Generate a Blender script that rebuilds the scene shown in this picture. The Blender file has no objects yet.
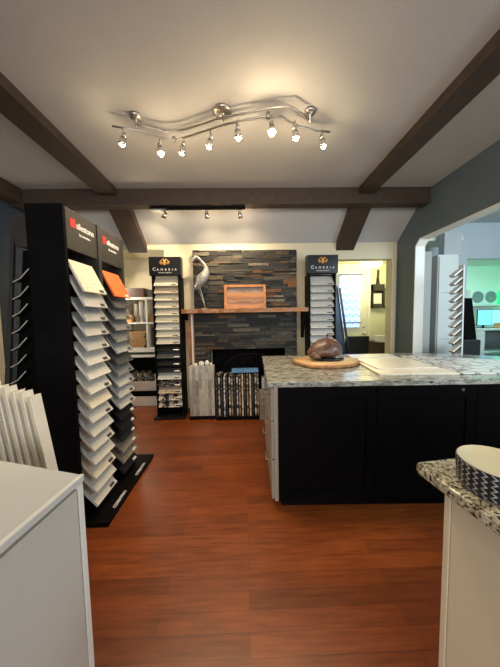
import bpy, bmesh, math, random
from mathutils import Matrix, Vector
random.seed(7)
S = bpy.context.scene
C = S.collection
PI = math.pi

# ------------------------------------------------------------------ camera, world, light, exposure
def cam_matrix(pos, pitch, yaw, roll):
    p, y, r = math.radians(pitch), math.radians(yaw), math.radians(roll)
    f = Vector((math.sin(-y)*math.cos(p), math.cos(y)*math.cos(p), math.sin(p)))
    right = f.cross(Vector((0, 0, 1))).normalized()
    up = right.cross(f)
    c, s = math.cos(r), math.sin(r)
    r2 = c*right - s*up
    u2 = s*right + c*up
    m = Matrix((r2, u2, -f)).transposed().to_4x4()
    m.translation = Vector(pos)
    return m
cd = bpy.data.cameras.new('camera'); cam = bpy.data.objects.new('camera', cd); C.objects.link(cam)
cd.sensor_fit = 'HORIZONTAL'; cd.sensor_width = 36; cd.lens = 18; cd.clip_start = 0.02
cam.matrix_world = cam_matrix((0, 0, 1.42), -3.9, -1.3, 1.0)
S.camera = cam
S.view_settings.view_transform = 'Standard'; S.view_settings.look = 'None'
S.view_settings.gamma = 1; S.view_settings.use_curve_mapping = False
S.view_settings.exposure = 0.2
w = bpy.data.worlds.new('world'); S.world = w; w.use_nodes = True
bg = w.node_tree.nodes['Background']; bg.inputs[0].default_value = (0.80, 0.86, 1.0, 1); bg.inputs[1].default_value = 0.45

def light(name, kind, loc, energy, color, size=None, rot=None, aim=None, **kw):
    d = bpy.data.lights.new(name, kind); d.energy = energy; d.color = color
    if kind == 'AREA' and size:
        d.shape = 'RECTANGLE'; d.size = size[0]; d.size_y = size[1]
    elif size: d.shadow_soft_size = size
    for k, v in kw.items(): setattr(d, k, v)
    o = bpy.data.objects.new(name, d); C.objects.link(o); o.location = loc
    if aim: o.rotation_euler = (Vector(aim)-Vector(loc)).to_track_quat('-Z', 'Y').to_euler()
    if rot: o.rotation_euler = rot
    return o
# daylight from the shop front behind the camera, daylight in the side room, window behind the curtained door
light('shopfront_daylight', 'AREA', (0.0, -3.0, 1.7), 105, (1.0, 0.97, 0.92), (4.2, 2.0), aim=(0, 3, 1.2))
light('side_room_daylight', 'AREA', (3.4, 0.2, 2.2), 90, (0.66, 0.85, 1.0), (1.6, 1.2), aim=(3.3, 4.2, 1.5))
light('office_led_light', 'POINT', (6.0, 4.72, 2.5), 26, (0.05, 1.0, 0.55), 0.2)
light('office_white_light', 'POINT', (4.6, 4.75, 2.5), 34, (0.8, 0.95, 1.0), 0.2)
light('back_room_daylight', 'AREA', (3.6, 4.6, 1.5), 8, (0.75, 0.95, 1.0), (0.8, 0.8), aim=(2.6, 5.6, 1.2))

light('alcove_fill_light', 'AREA', (-2.22, 3.98, 1.3), 24, (1.0, 0.93, 0.78), (0.3, 1.6), aim=(-1.3, 4.10, 0.9))  # unseen area light added to brighten the alcove shelving

# ------------------------------------------------------------------ materials
class N:
    def __init__(s, name):
        s.m = bpy.data.materials.new(name); s.m.use_nodes = True
        s.t = s.m.node_tree; s.b = s.t.nodes['Principled BSDF']
        s.tc = None
    def n(s, typ, **kw):
        x = s.t.nodes.new(typ)
        for k, v in kw.items():
            if k.startswith('i_'): x.inputs[k[2:].replace('_', ' ')].default_value = v
            else: setattr(x, k, v)
        return x
    def l(s, a, b): s.t.links.new(a, b)
    def co(s, scale=(1, 1, 1), rot=(0, 0, 0), src='Object'):
        tc = s.n('ShaderNodeTexCoord'); mp = s.n('ShaderNodeMapping')
        mp.inputs['Scale'].default_value = scale; mp.inputs['Rotation'].default_value = rot
        s.l(tc.outputs[src], mp.inputs['Vector']); return mp.outputs[0]
    def ramp(s, fac, stops, interp='LINEAR'):
        r = s.n('ShaderNodeValToRGB'); r.color_ramp.interpolation = interp
        e = r.color_ramp.elements
        while len(e) < len(stops): e.new(0.5)
        for q, (p, c) in zip(e, stops): q.position = p; q.color = (*c, 1)
        s.l(fac, r.inputs[0]); return r.outputs[0]
    def mix(s, fac, a, b, mode='MIX'):
        m = s.n('ShaderNodeMix', data_type='RGBA', blend_type=mode)
        for sock, v in ((m.inputs[0], fac), (m.inputs[6], a), (m.inputs[7], b)):
            if hasattr(v, 'links'): s.l(v, sock)
            else: sock.default_value = v if isinstance(v, (int, float)) else (*v, 1)
        return m.outputs[2]
    def bump(s, h, strength=0.2, dist=0.01):
        b = s.n('ShaderNodeBump'); b.inputs['Strength'].default_value = strength; b.inputs['Distance'].default_value = dist
        s.l(h, b.inputs['Height']); s.l(b.outputs[0], s.b.inputs['Normal'])

def pm(name, col, rough=0.5, var=0.12, scale=8, metal=0.0, bump=0.0, bscale=None, stretch=(1, 1, 1), coat=0.0):
    k = N(name); v = k.co(stretch)
    no = k.n('ShaderNodeTexNoise'); no.inputs['Scale'].default_value = scale; no.inputs['Detail'].default_value = 4
    k.l(v, no.inputs['Vector'])
    lo = tuple(max(0, c*(1-var)) for c in col); hi = tuple(min(1, c*(1+var)) for c in col)
    k.l(k.ramp(no.outputs['Fac'], [(0.3, lo), (0.7, hi)]), k.b.inputs['Base Color'])
    k.b.inputs['Roughness'].default_value = rough; k.b.inputs['Metallic'].default_value = metal
    if coat: k.b.inputs['Coat Weight'].default_value = coat; k.b.inputs['Coat Roughness'].default_value = 0.1
    if bump:
        n2 = k.n('ShaderNodeTexNoise'); n2.inputs['Scale'].default_value = bscale or scale*4; n2.inputs['Detail'].default_value = 3
        k.l(v, n2.inputs['Vector']); k.bump(n2.outputs['Fac'], bump)
    return k.m
def em(name, col, strength, base=None):
    k = N(name); k.b.inputs['Base Color'].default_value = (*(base or col), 1)
    k.b.inputs['Emission Color'].default_value = (*col, 1); k.b.inputs['Emission Strength'].default_value = strength
    return k.m

M = {}
M['ceiling'] = pm('ceiling_plaster', (0.47, 0.465, 0.455), 0.9, 0.03, 2, bump=0.22, bscale=70)
M['cream'] = pm('cream_wall_paint', (0.68, 0.61, 0.43), 0.75, 0.04, 2, bump=0.08, bscale=90)
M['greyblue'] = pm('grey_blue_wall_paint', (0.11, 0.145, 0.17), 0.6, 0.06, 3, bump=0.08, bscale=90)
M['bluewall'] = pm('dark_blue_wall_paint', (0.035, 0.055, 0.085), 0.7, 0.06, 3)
M['white_trim'] = pm('white_trim_paint', (0.82, 0.80, 0.73), 0.45, 0.03, 4)
M['sidewall'] = pm('side_room_paint', (0.50, 0.56, 0.57), 0.8, 0.03, 2)
M['panelwhite'] = pm('pale_cabinet', (0.62, 0.64, 0.60), 0.5, 0.03, 2)
M['beam'] = pm('dark_brown_beam', (0.050, 0.032, 0.022), 0.6, 0.2, 5, bump=0.15, bscale=20, stretch=(3, 3, 3))
M['black'] = pm('black_laminate', (0.006, 0.0055, 0.0055), 0.5, 0.2, 6)
M['blackgloss'] = pm('black_gloss', (0.009, 0.009, 0.010), 0.28, 0.2, 6)
M['charcoal'] = pm('charcoal_header', (0.040, 0.036, 0.033), 0.5, 0.1, 6)
M['soot'] = pm('sooty_firebox', (0.012, 0.010, 0.009), 0.9, 0.4, 8)
M['islandblack'] = pm('island_black_paint', (0.003, 0.0028, 0.0028), 0.5, 0.15, 5)
for kk in ('islandblack', 'black', 'soot'): M[kk].node_tree.nodes['Principled BSDF'].inputs['Specular IOR Level'].default_value = 0.04
M['taupe'] = pm('taupe_cabinet', (0.33, 0.29, 0.23), 0.45, 0.06, 5, stretch=(1, 1, 6))
M['nickel'] = pm('brushed_nickel', (0.55, 0.52, 0.48), 0.28, 0.1, 30, metal=1.0)
M['chrome'] = pm('chrome', (0.75, 0.74, 0.72), 0.15, 0.05, 10, metal=1.0)
M['silver'] = pm('galvanised_silver', (0.36, 0.35, 0.33), 0.55, 0.4, 25, metal=0.25, bump=0.3, bscale=60)
M['whitebox'] = pm('white_lacquer', (0.66, 0.68, 0.66), 0.22, 0.03, 2)
M['whiteedge'] = pm('white_edge_band', (0.84, 0.85, 0.82), 0.3, 0.02, 2)
M['greybox'] = pm('white_lacquer_side', (0.60, 0.60, 0.56), 0.25, 0.05, 1.5)
M['creamcab'] = pm('cream_cabinet', (0.76, 0.68, 0.50), 0.45, 0.03, 2)
M['sampleedge'] = pm('cream_sample_board', (0.60, 0.53, 0.37), 0.6, 0.05, 10)
M['samplewhite'] = pm('white_sample_edge', (0.86, 0.83, 0.74), 0.5, 0.03, 10)
M['whitelet'] = pm('white_lettering', (0.85, 0.84, 0.82), 0.5, 0.02, 5)
M['red'] = pm('red_logo', (0.75, 0.03, 0.02), 0.5, 0.03, 5)
M['gold'] = pm('gold_emblem', (0.70, 0.36, 0.08), 0.4, 0.1, 20, metal=0.3)
M['orange'] = pm('orange_quartz', (0.85, 0.16, 0.03), 0.4, 0.05, 20)
M['woodorange'] = pm('honey_wood', (0.30, 0.125, 0.04), 0.4, 0.35, 6, stretch=(1, 6, 6), bump=0.05)
M['woodframe'] = pm('orange_wood_frame', (0.50, 0.19, 0.05), 0.35, 0.25, 10, stretch=(2, 2, 2))
M['woodbox'] = pm('kraft_brown', (0.38, 0.20, 0.08), 0.7, 0.2, 5, stretch=(1, 1, 10))
M['boardwood'] = pm('pale_live_edge_wood', (0.56, 0.36, 0.17), 0.5, 0.3, 9, stretch=(1, 5, 5))
M['bark'] = pm('bark_edge', (0.30, 0.15, 0.06), 0.8, 0.4, 30, bump=0.4)
M['darkbrown'] = pm('dark_brown_wood', (0.060, 0.030, 0.018), 0.5, 0.3, 12)
M['blueplastic'] = pm('blue_box', (0.10, 0.25, 0.48), 0.4, 0.2, 12)
M['navy'] = pm('navy_panel', (0.020, 0.035, 0.065), 0.3, 0.3, 8)
M['fabricblack'] = pm('black_fabric', (0.012, 0.012, 0.013), 0.9, 0.3, 40, bump=0.2)
M['doorwhite'] = pm('white_door_paint', (0.72, 0.73, 0.62), 0.5, 0.03, 3)
M['backwall'] = pm('yellow_white_wall', (0.74, 0.76, 0.58), 0.8, 0.03, 3)
M['greenish'] = pm('office_wall', (0.70, 0.74, 0.66), 0.8, 0.03, 3)
M['whiteplastic'] = pm('white_plastic', (0.75, 0.77, 0.77), 0.4, 0.03, 5)
M['greyplastic'] = pm('grey_plastic', (0.22, 0.24, 0.25), 0.5, 0.1, 5)
M['kraft'] = pm('orange_carton', (0.50, 0.26, 0.08), 0.7, 0.1, 5)
M['pebble'] = pm('white_pebble', (0.70, 0.68, 0.62), 0.7, 0.2, 15)
M['ink'] = pm('black_ink', (0.05, 0.05, 0.05), 0.8, 0.1, 5)
M['tallgrey'] = pm('tall_grey_panel', (0.40, 0.40, 0.36), 0.6, 0.03, 3); M['boardgrey'] = pm('grey_board', (0.42, 0.44, 0.42), 0.6, 0.03, 3)
M['screen'] = em('blue_screen', (0.16, 0.50, 0.90), 1.0)
M['screen2'] = em('pale_blue_screen', (0.25, 0.62, 0.95), 0.9)
M['greenlit'] = em('green_lit_case', (0.02, 0.9, 0.25), 1.0)
M['bulb'] = em('lit_bulb', (1.0, 0.83, 0.55), 14)
M['bulbhot'] = em('warm_lit_bulb', (1.0, 0.66, 0.25), 26)
M['lampshade'] = em('lit_lamp_glass', (1.0, 0.86, 0.42), 1.8)
k = N('clear_lamp_glass'); k.b.inputs['Transmission Weight'].default_value = 1; k.b.inputs['Roughness'].default_value = 0.05
k.b.inputs['Base Color'].default_value = (0.95, 0.93, 0.88, 1); k.b.inputs['IOR'].default_value = 1.3; M['glass'] = k.m

# hardwood floor
k = N('cherry_plank_floor'); v = k.co()
br = k.n('ShaderNodeTexBrick'); br.offset = 0.37; br.offset_frequency = 2; br.squash = 1
for a, b in (('Scale', 1), ('Mortar Size', 0.0011), ('Mortar Smooth', 0.3), ('Bias', 0.0), ('Brick Width', 1.15), ('Row Height', 0.086)): br.inputs[a].default_value = b
br.inputs['Color1'].default_value = (0.25, 0.060, 0.011, 1); br.inputs['Color2'].default_value = (0.165, 0.038, 0.008, 1); br.inputs['Mortar'].default_value = (0.105, 0.026, 0.009, 1)
k.l(v, br.inputs['Vector'])
gr = k.n('ShaderNodeTexNoise'); gr.inputs['Scale'].default_value = 3.5; gr.inputs['Detail'].default_value = 7; gr.inputs['Roughness'].default_value = 0.62
k.l(k.co((1.2, 14, 1)), gr.inputs['Vector'])
g = k.ramp(gr.outputs['Fac'], [(0.30, (0.62, 0.58, 0.55)), (0.72, (1.22, 1.2, 1.15))])
bl = k.n('ShaderNodeTexNoise'); bl.inputs['Scale'].default_value = 1.6; bl.inputs['Detail'].default_value = 2; k.l(k.co(), bl.inputs['Vector'])
g2 = k.ramp(bl.outputs['Fac'], [(0.35, (0.82, 0.80, 0.78)), (0.65, (1.12, 1.12, 1.1))])
k.l(k.mix(1.0, k.mix(1.0, br.outputs['Color'], g, 'MULTIPLY'), g2, 'MULTIPLY'), k.b.inputs['Base Color'])
k.l(k.ramp(gr.outputs['Fac'], [(0.3, (0.30,)*3), (0.7, (0.42,)*3)]), k.b.inputs['Roughness'])
k.bump(gr.outputs['Fac'], 0.08, 0.004); M['floor'] = k.m

def granite(name, stops, scale, veins=0.0, rough=0.18, dist=0.0, dark=(0.02, 0.02, 0.018), stretch=(1, 1, 1), speck=0.42):
    k = N(name); v = k.co(stretch)
    a = k.n('ShaderNodeTexNoise'); a.inputs['Scale'].default_value = scale; a.inputs['Detail'].default_value = 8; a.inputs['Roughness'].default_value = 0.75; a.inputs['Distortion'].default_value = dist
    k.l(v, a.inputs['Vector']); base = k.ramp(a.outputs['Fac'], stops)
    b = k.n('ShaderNodeTexNoise'); b.inputs['Scale'].default_value = scale*2.2; b.inputs['Detail'].default_value = 5; b.inputs['Roughness'].default_value = 0.7
    k.l(v, b.inputs['Vector'])
    f = k.ramp(b.outputs['Fac'], [(speck-0.03, (1, 1, 1)), (speck+0.03, (0, 0, 0))])
    k.l(k.mix(f, base, dark), k.b.inputs['Base Color'])
    k.b.inputs['Roughness'].default_value = rough; return k.m
M['granite_island'] = granite('grey_green_granite', [(0.30, (0.045, 0.05, 0.045)), (0.45, (0.19, 0.19, 0.16)), (0.56, (0.40, 0.39, 0.34)), (0.7, (0.62, 0.60, 0.52))], 9, dist=2.2, stretch=(0.8, 2.6, 2.6), speck=0.40, rough=0.15)
M['granite_near'] = granite('speckled_cream_granite', [(0.30, (0.10, 0.085, 0.05)), (0.44, (0.33, 0.29, 0.19)), (0.55, (0.58, 0.53, 0.38)), (0.7, (0.75, 0.72, 0.58))], 38, speck=0.46, rough=0.15)

def quartz(name, col, speck=(0.2, 0.2, 0.2), amt=0.36, scale=60, rough=0.3):
    k = N(name); v = k.co()
    a = k.n('ShaderNodeTexNoise'); a.inputs['Scale'].default_value = scale; a.inputs['Detail'].default_value = 3; k.l(v, a.inputs['Vector'])
    f = k.ramp(a.outputs['Fac'], [(amt-0.02, (1, 1, 1)), (amt+0.04, (0, 0, 0))])
    k.l(k.mix(f, col, speck), k.b.inputs['Base Color']); k.b.inputs['Roughness'].default_value = rough; return k.m
Q = {
 'cream': quartz('quartz_cream', (0.72, 0.66, 0.52), (0.5, 0.44, 0.33)),
 'white': quartz('quartz_white', (0.66, 0.64, 0.57), (0.5, 0.48, 0.44)),
 'beige': quartz('quartz_beige', (0.62, 0.52, 0.38), (0.36, 0.28, 0.2), 0.42),
 'pale': quartz('quartz_pale_grey', (0.50, 0.49, 0.46), (0.42, 0.41, 0.4)),
 'grey': quartz('quartz_grey', (0.42, 0.42, 0.40), (0.22, 0.22, 0.22), 0.4),
 'mid': quartz('quartz_mid_grey', (0.25, 0.25, 0.24), (0.12, 0.12, 0.12), 0.42),
 'dark': quartz('quartz_dark_grey', (0.075, 0.078, 0.08), (0.16, 0.16, 0.16), 0.36),
 'black': quartz('quartz_black', (0.012, 0.012, 0.013), (0.09, 0.08, 0.07), 0.33),
 'taupe': quartz('quartz_taupe', (0.26, 0.22, 0.17), (0.14, 0.12, 0.1), 0.42),
 'speckled': quartz('quartz_black_speckled', (0.02, 0.02, 0.02), (0.40, 0.37, 0.3), 0.42, 40),
 'marbled': quartz('quartz_black_and_white', (0.66, 0.61, 0.52), (0.03, 0.03, 0.03), 0.46, 16),
 'orange': M['orange'],
}
# ledger stone: colour per stone kept in the mesh
k = N('ledger_stone'); at_ = k.n('ShaderNodeAttribute', attribute_name='stone')
no = k.n('ShaderNodeTexNoise'); no.inputs['Scale'].default_value = 26; no.inputs['Detail'].default_value = 6; k.l(k.co((1, 1, 2.5)), no.inputs['Vector'])
k.l(k.mix(1.0, at_.outputs['Color'], k.ramp(no.outputs['Fac'], [(0.3, (0.6, 0.6, 0.6)), (0.7, (1.45, 1.4, 1.35))]), 'MULTIPLY'), k.b.inputs['Base Color'])
k.b.inputs['Roughness'].default_value = 0.7; k.bump(no.outputs['Fac'], 0.6, 0.01); M['ledger'] = k.m

def brickmat(name, c1, c2, mort, w, h, rot=(0, 0, 0), msize=0.002, bias=0.0, rough=0.5, streak=None):
    k = N(name); br = k.n('ShaderNodeTexBrick')
    for a, b in (('Scale', 1), ('Mortar Size', msize), ('Mortar Smooth', 0.2), ('Bias', bias), ('Brick Width', w), ('Row Height', h)): br.inputs[a].default_value = b
    for a, b in (('Color1', c1), ('Color2', c2), ('Mortar', mort)): br.inputs[a].default_value = (*b, 1)
    k.l(k.co(rot=rot), br.inputs['Vector']); out = br.outputs['Color']
    no = k.n('ShaderNodeTexNoise'); no.inputs['Scale'].default_value = 14; no.inputs['Detail'].default_value = 5; k.l(k.co(streak or (1, 1, 1)), no.inputs['Vector'])
    out = k.mix(1.0, out, k.ramp(no.outputs['Fac'], [(0.3, (0.7, 0.7, 0.7)), (0.7, (1.25, 1.25, 1.25))]), 'MULTIPLY')
    k.l(out, k.b.inputs['Base Color']); k.b.inputs['Roughness'].default_value = rough; return k.m
# grey plank mosaic: bricks run up the board (object x -> rows, object z -> length)
M['plankmosaic'] = brickmat('grey_plank_mosaic', (0.52, 0.50, 0.44), (0.24, 0.23, 0.21), (0.12, 0.11, 0.1), 0.22, 0.043, rot=(PI/2, 0, PI/2), msize=0.001, streak=(6, 6, 1))
M['planktile'] = brickmat('grey_brown_plank_tile', (0.36, 0.31, 0.24), (0.20, 0.17, 0.13), (0.06, 0.05, 0.04), 0.5, 0.09, rot=(PI/2, 0, 0), streak=(1, 1, 5))
# pebble chips for mosaic strips
def chips(name, stops, scale):
    k = N(name); vo = k.n('ShaderNodeTexVoronoi'); vo.inputs['Scale'].default_value = scale; k.l(k.co(), vo.inputs['Vector'])
    sp = k.n('ShaderNodeSeparateColor'); k.l(vo.outputs['Color'], sp.inputs[0])
    k.l(k.ramp(sp.outputs[0], stops, 'CONSTANT'), k.b.inputs['Base Color']); k.b.inputs['Roughness'].default_value = 0.3; return k.m
CH = [chips('mosaic_grey', [(0, (0.03, 0.03, 0.03)), (0.3, (0.42, 0.40, 0.36)), (0.6, (0.70, 0.67, 0.60)), (0.85, (0.16, 0.15, 0.14))], 34),
      chips('mosaic_blue_white', [(0, (0.06, 0.10, 0.2)), (0.3, (0.55, 0.58, 0.66)), (0.6, (0.78, 0.78, 0.76)), (0.85, (0.2, 0.24, 0.36))], 40),
      chips('mosaic_cream', [(0, (0.55, 0.48, 0.34)), (0.3, (0.70, 0.64, 0.48)), (0.6, (0.42, 0.32, 0.18)), (0.85, (0.75, 0.7, 0.6))], 26),
      chips('mosaic_dark', [(0, (0.015, 0.015, 0.015)), (0.45, (0.05, 0.045, 0.04)), (0.7, (0.5, 0.46, 0.4)), (0.85, (0.02, 0.02, 0.02))], 42),
      chips('mosaic_brown', [(0, (0.10, 0.07, 0.04)), (0.35, (0.30, 0.24, 0.17)), (0.65, (0.55, 0.50, 0.42)), (0.9, (0.05, 0.04, 0.03))], 36)]
# irregular paving pattern slab
k = N('cobble_pattern_slab'); vo = k.n('ShaderNodeTexVoronoi', feature='DISTANCE_TO_EDGE'); vo.inputs['Scale'].default_value = 8.5; k.l(k.co(), vo.inputs['Vector'])
k.l(k.ramp(vo.outputs['Distance'], [(0.03, (0.13, 0.125, 0.125)), (0.075, (0.60, 0.58, 0.53))]), k.b.inputs['Base Color']); k.b.inputs['Roughness'].default_value = 0.4; M['cobble'] = k.m
# generic layered landscape picture
k = N('layered_wood_landscape'); wv = k.n('ShaderNodeTexNoise'); wv.inputs['Scale'].default_value = 5; wv.inputs['Detail'].default_value = 3; k.l(k.co((1, 1, 3)), wv.inputs['Vector'])
tc = k.n('ShaderNodeTexCoord'); sx = k.n('ShaderNodeSeparateXYZ'); k.l(tc.outputs['Object'], sx.inputs[0])
ad = k.n('ShaderNodeMath', operation='MULTIPLY_ADD'); k.l(wv.outputs['Fac'], ad.inputs[0]); ad.inputs[1].default_value = 0.10; k.l(sx.outputs[2], ad.inputs[2])
mr = k.n('ShaderNodeMapRange'); mr.inputs['From Min'].default_value = 0.04; mr.inputs['From Max'].default_value = 0.38; k.l(ad.outputs[0], mr.inputs[0])
k.l(k.ramp(mr.outputs[0], [(0.0, (0.34, 0.12, 0.04)), (0.16, (0.50, 0.22, 0.09)), (0.27, (0.20, 0.10, 0.06)), (0.33, (0.46, 0.22, 0.10)), (0.46, (0.28, 0.15, 0.10)), (0.56, (0.60, 0.24, 0.07)), (0.7, (0.42, 0.26, 0.17)), (0.8, (0.16, 0.13, 0.12)), (0.92, (0.10, 0.10, 0.10))]), k.b.inputs['Base Color'])
k.b.inputs['Roughness'].default_value = 0.15; M['picture'] = k.m
# zigzag curtain
k = N('zigzag_curtain'); tc = k.n('ShaderNodeTexCoord'); sx = k.n('ShaderNodeSeparateXYZ'); k.l(tc.outputs['Object'], sx.inputs[0])
pp = k.n('ShaderNodeMath', operation='PINGPONG'); k.l(sx.outputs[0], pp.inputs[0]); pp.inputs[1].default_value = 0.07
ad = k.n('ShaderNodeMath', operation='ADD'); k.l(pp.outputs[0], ad.inputs[0]); k.l(sx.outputs[2], ad.inputs[1])
md = k.n('ShaderNodeMath', operation='PINGPONG'); k.l(ad.outputs[0], md.inputs[0]); md.inputs[1].default_value = 0.075
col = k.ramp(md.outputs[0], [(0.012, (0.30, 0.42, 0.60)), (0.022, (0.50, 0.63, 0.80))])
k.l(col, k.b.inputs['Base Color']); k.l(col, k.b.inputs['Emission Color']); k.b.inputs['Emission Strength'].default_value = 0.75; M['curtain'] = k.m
# leaf pattern pottery (cylindrical coordinates)
k = N('black_and_white_leaf_pattern'); tc = k.n('ShaderNodeTexCoord'); sx = k.n('ShaderNodeSeparateXYZ'); k.l(tc.outputs['Object'], sx.inputs[0])
def mth(op, a, b=None, c=None):
    m = k.n('ShaderNodeMath', operation=op)
    for i, x in enumerate((a, b, c)):
        if x is None: continue
        if hasattr(x, 'links'): k.l(x, m.inputs[i])
        else: m.inputs[i].default_value = x
    return m.outputs[0]
ang = mth('ARCTAN2', sx.outputs[1], sx.outputs[0])
row = mth('MULTIPLY', sx.outputs[2], 1/0.0152)
fr = mth('FRACT', row)
tri = mth('MULTIPLY', mth('ABSOLUTE', mth('SUBTRACT', fr, 0.5)), 1.1)
u = mth('FRACT', mth('ADD', mth('MULTIPLY', ang, 30/(2*PI)), tri))
line = mth('LESS_THAN', mth('ABSOLUTE', mth('SUBTRACT', u, 0.5)), 0.13)
edge = mth('GREATER_THAN', fr, 0.14)
k.l(k.mix(mth('MULTIPLY', line, edge), (0.012, 0.012, 0.014), (0.40, 0.39, 0.37)), k.b.inputs['Base Color']); k.b.inputs['Roughness'].default_value = 0.3; M['leafpat'] = k.m
M['bowlcream'] = pm('cream_glaze', (0.74, 0.66, 0.44), 0.45, 0.05, 4)
# carved gourd
M['gourd'] = granite('brown_marbled_carving', [(0.3, (0.03, 0.012, 0.009)), (0.5, (0.10, 0.048, 0.033)), (0.62, (0.16, 0.10, 0.078)), (0.75, (0.26, 0.21, 0.18))], 16, rough=0.35, dist=0.6, dark=(0.05, 0.02, 0.01), speck=0.3)

# ------------------------------------------------------------------ mesh helpers
def T(x, y, z, rz=0): return Matrix.Translation((x, y, z)) @ Matrix.Rotation(rz, 4, 'Z')
ID = Matrix.Identity(4)
def bm_(): return bmesh.new()
def bx(bm, x0, x1, y0, y1, z0, z1, m=ID, bev=0.0):
    vs = [bm.verts.new(m @ Vector((x, y, z))) for z in (z0, z1) for y in (y0, y1) for x in (x0, x1)]
    fs = [bm.faces.new([vs[i] for i in q]) for q in ((0, 2, 3, 1), (4, 5, 7, 6), (0, 1, 5, 4), (2, 6, 7, 3), (0, 4, 6, 2), (1, 3, 7, 5))]
    if bev:
        es = list({e for f in fs for e in f.edges})
        bmesh.ops.bevel(bm, geom=es, offset=bev, segments=2, profile=0.6, affect='EDGES')
    return bm
def prism(bm, pts, ax, a, b, m=ID, bev=0.0):
    """polygon pts extruded along axis ax ('x','y','z') from a to b"""
    def mk(p, t):
        return m @ Vector({'x': (t, p[0], p[1]), 'y': (p[0], t, p[1]), 'z': (p[0], p[1], t)}[ax])
    A = [bm.verts.new(mk(p, a)) for p in pts]; B = [bm.verts.new(mk(p, b)) for p in pts]
    n = len(pts); fs = [bm.faces.new(A), bm.faces.new(B[::-1])]
    for i in range(n): fs.append(bm.faces.new((A[i], A[(i+1) % n], B[(i+1) % n], B[i])))
    bmesh.ops.recalc_face_normals(bm, faces=fs)
    if bev:
        bmesh.ops.bevel(bm, geom=list({e for f in fs for e in f.edges}), offset=bev, segments=2, profile=0.6, affect='EDGES')
    return bm
def tube(bm, pts, r, seg=8, cap=True, m=ID, flat=1.0):
    pts = [Vector(p) for p in pts]; rr = r if isinstance(r, (list, tuple)) else [r]*len(pts)
    rings = []; pn = None
    for i, p in enumerate(pts):
        d = (pts[min(i+1, len(pts)-1)]-pts[max(i-1, 0)]).normalized()
        if pn is None:
            pn = Vector((0, 0, 1)) if abs(d.z) < 0.9 else Vector((0, 1, 0))
        a = (pn - d*pn.dot(d)).normalized(); pn = a; b = d.cross(a)
        rings.append([bm.verts.new(m @ (p + rr[i]*(math.cos(t)*a + flat*math.sin(t)*b))) for t in [2*PI*j/seg for j in range(seg)]])
    for A, B in zip(rings, rings[1:]):
        for j in range(seg): bm.faces.new((A[j], A[(j+1) % seg], B[(j+1) % seg], B[j])).smooth = True
    if cap: bm.faces.new(rings[0][::-1]); bm.faces.new(rings[-1])
    return bm
def lathe(bm, prof, m=ID, seg=24, wob=None):
    rings = []
    for r, z in prof:
        rings.append([bm.verts.new(m @ Vector((max(r, 1e-4)*math.cos(t)*(wob(t) if wob else 1), max(r, 1e-4)*math.sin(t)*(wob(t) if wob else 1), z))) for t in [2*PI*j/seg for j in range(seg)]])
    for A, B in zip(rings, rings[1:]):
        for j in range(seg): bm.faces.new((A[j], A[(j+1) % seg], B[(j+1) % seg], B[j])).smooth = True
    bm.faces.new(rings[0][::-1]); bm.faces.new(rings[-1])
    bmesh.ops.recalc_face_normals(bm, faces=bm.faces[:])
    return bm
def obj(name, bm, mat, parent=None, loc=None, rot=None, bevel=0, mats=None):
    me = bpy.data.meshes.new(name); bm.normal_update(); bm.to_mesh(me); bm.free()
    me.materials.append(mat if not isinstance(mat, str) else M[mat])
    o = bpy.data.objects.new(name, me); C.objects.link(o)
    if parent: o.parent = parent
    if loc: o.location = loc
    if rot: o.rotation_euler = rot
    if bevel:
        b = o.modifiers.new('bevel', 'BEVEL'); b.width = bevel; b.segments = 2; b.limit_method = 'ANGLE'
    return o
def tag(o, label, cat, group=None, kind=None):
    o['label'] = label; o['category'] = cat
    if group: o['group'] = group
    if kind: o['kind'] = kind
    return o
def thing(name, label, cat, loc=(0, 0, 0), rz=0, group=None):
    o = bpy.data.objects.new(name, None); o.empty_display_size = 0.1; C.objects.link(o)
    o.location = loc; o.rotation_euler = (0, 0, rz); return tag(o, label, cat, group)
def struct(name, bm, mat, parent=None, **kw):
    o = obj(name, bm, mat, parent, **kw)
    if not parent: o['kind'] = 'structure'
    return o
def text(name, s, size, mat, parent, mtx, extrude=0.001, spacing=1.0, bold=0.0, align='LEFT'):
    cu = bpy.data.curves.new(name, 'FONT'); cu.body = s; cu.size = size; cu.extrude = extrude; cu.space_character = spacing; cu.offset = bold; cu.align_x = align
    t = bpy.data.objects.new(name, cu); C.objects.link(t)
    bpy.context.view_layer.update()
    me = bpy.data.meshes.new_from_object(t.evaluated_get(bpy.context.evaluated_depsgraph_get()))
    bpy.data.objects.remove(t); bpy.data.curves.remove(cu)
    me.transform(mtx); me.materials.clear(); me.materials.append(M[mat]); me.name = name
    o = bpy.data.objects.new(name, me); C.objects.link(o); o.parent = parent; return o
def FX(x, y, z):   # text frame on a face looking along +X
    return Matrix(((0, 0, 1, x), (1, 0, 0, y), (0, 1, 0, z), (0, 0, 0, 1)))
def FY(x, y, z):   # face looking along -Y
    return Matrix(((1, 0, 0, x), (0, 0, -1, y), (0, 1, 0, z), (0, 0, 0, 1)))
def FT(x, y, z):   # lying on a top face, read from +X
    return Matrix(((0, -1, 0, x), (1, 0, 0, y), (0, 0, 1, z), (0, 0, 0, 1)))
ORD = ['topmost', 'second from top', 'third from top', 'fourth from top', 'fifth from top', 'sixth from top', 'seventh from top', 'eighth from top', 'ninth from top', 'tenth from top', 'eleventh from top', 'twelfth from top', 'thirteenth from top', 'fourteenth from top', 'fifteenth from top', 'sixteenth from top', 'seventeenth from top', 'eighteenth from top']
def copy_tree(o, parent=None):
    c = o.copy(); C.objects.link(c); c.parent = parent
    for ch in list(o.children): copy_tree(ch, c)
    return c

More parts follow.
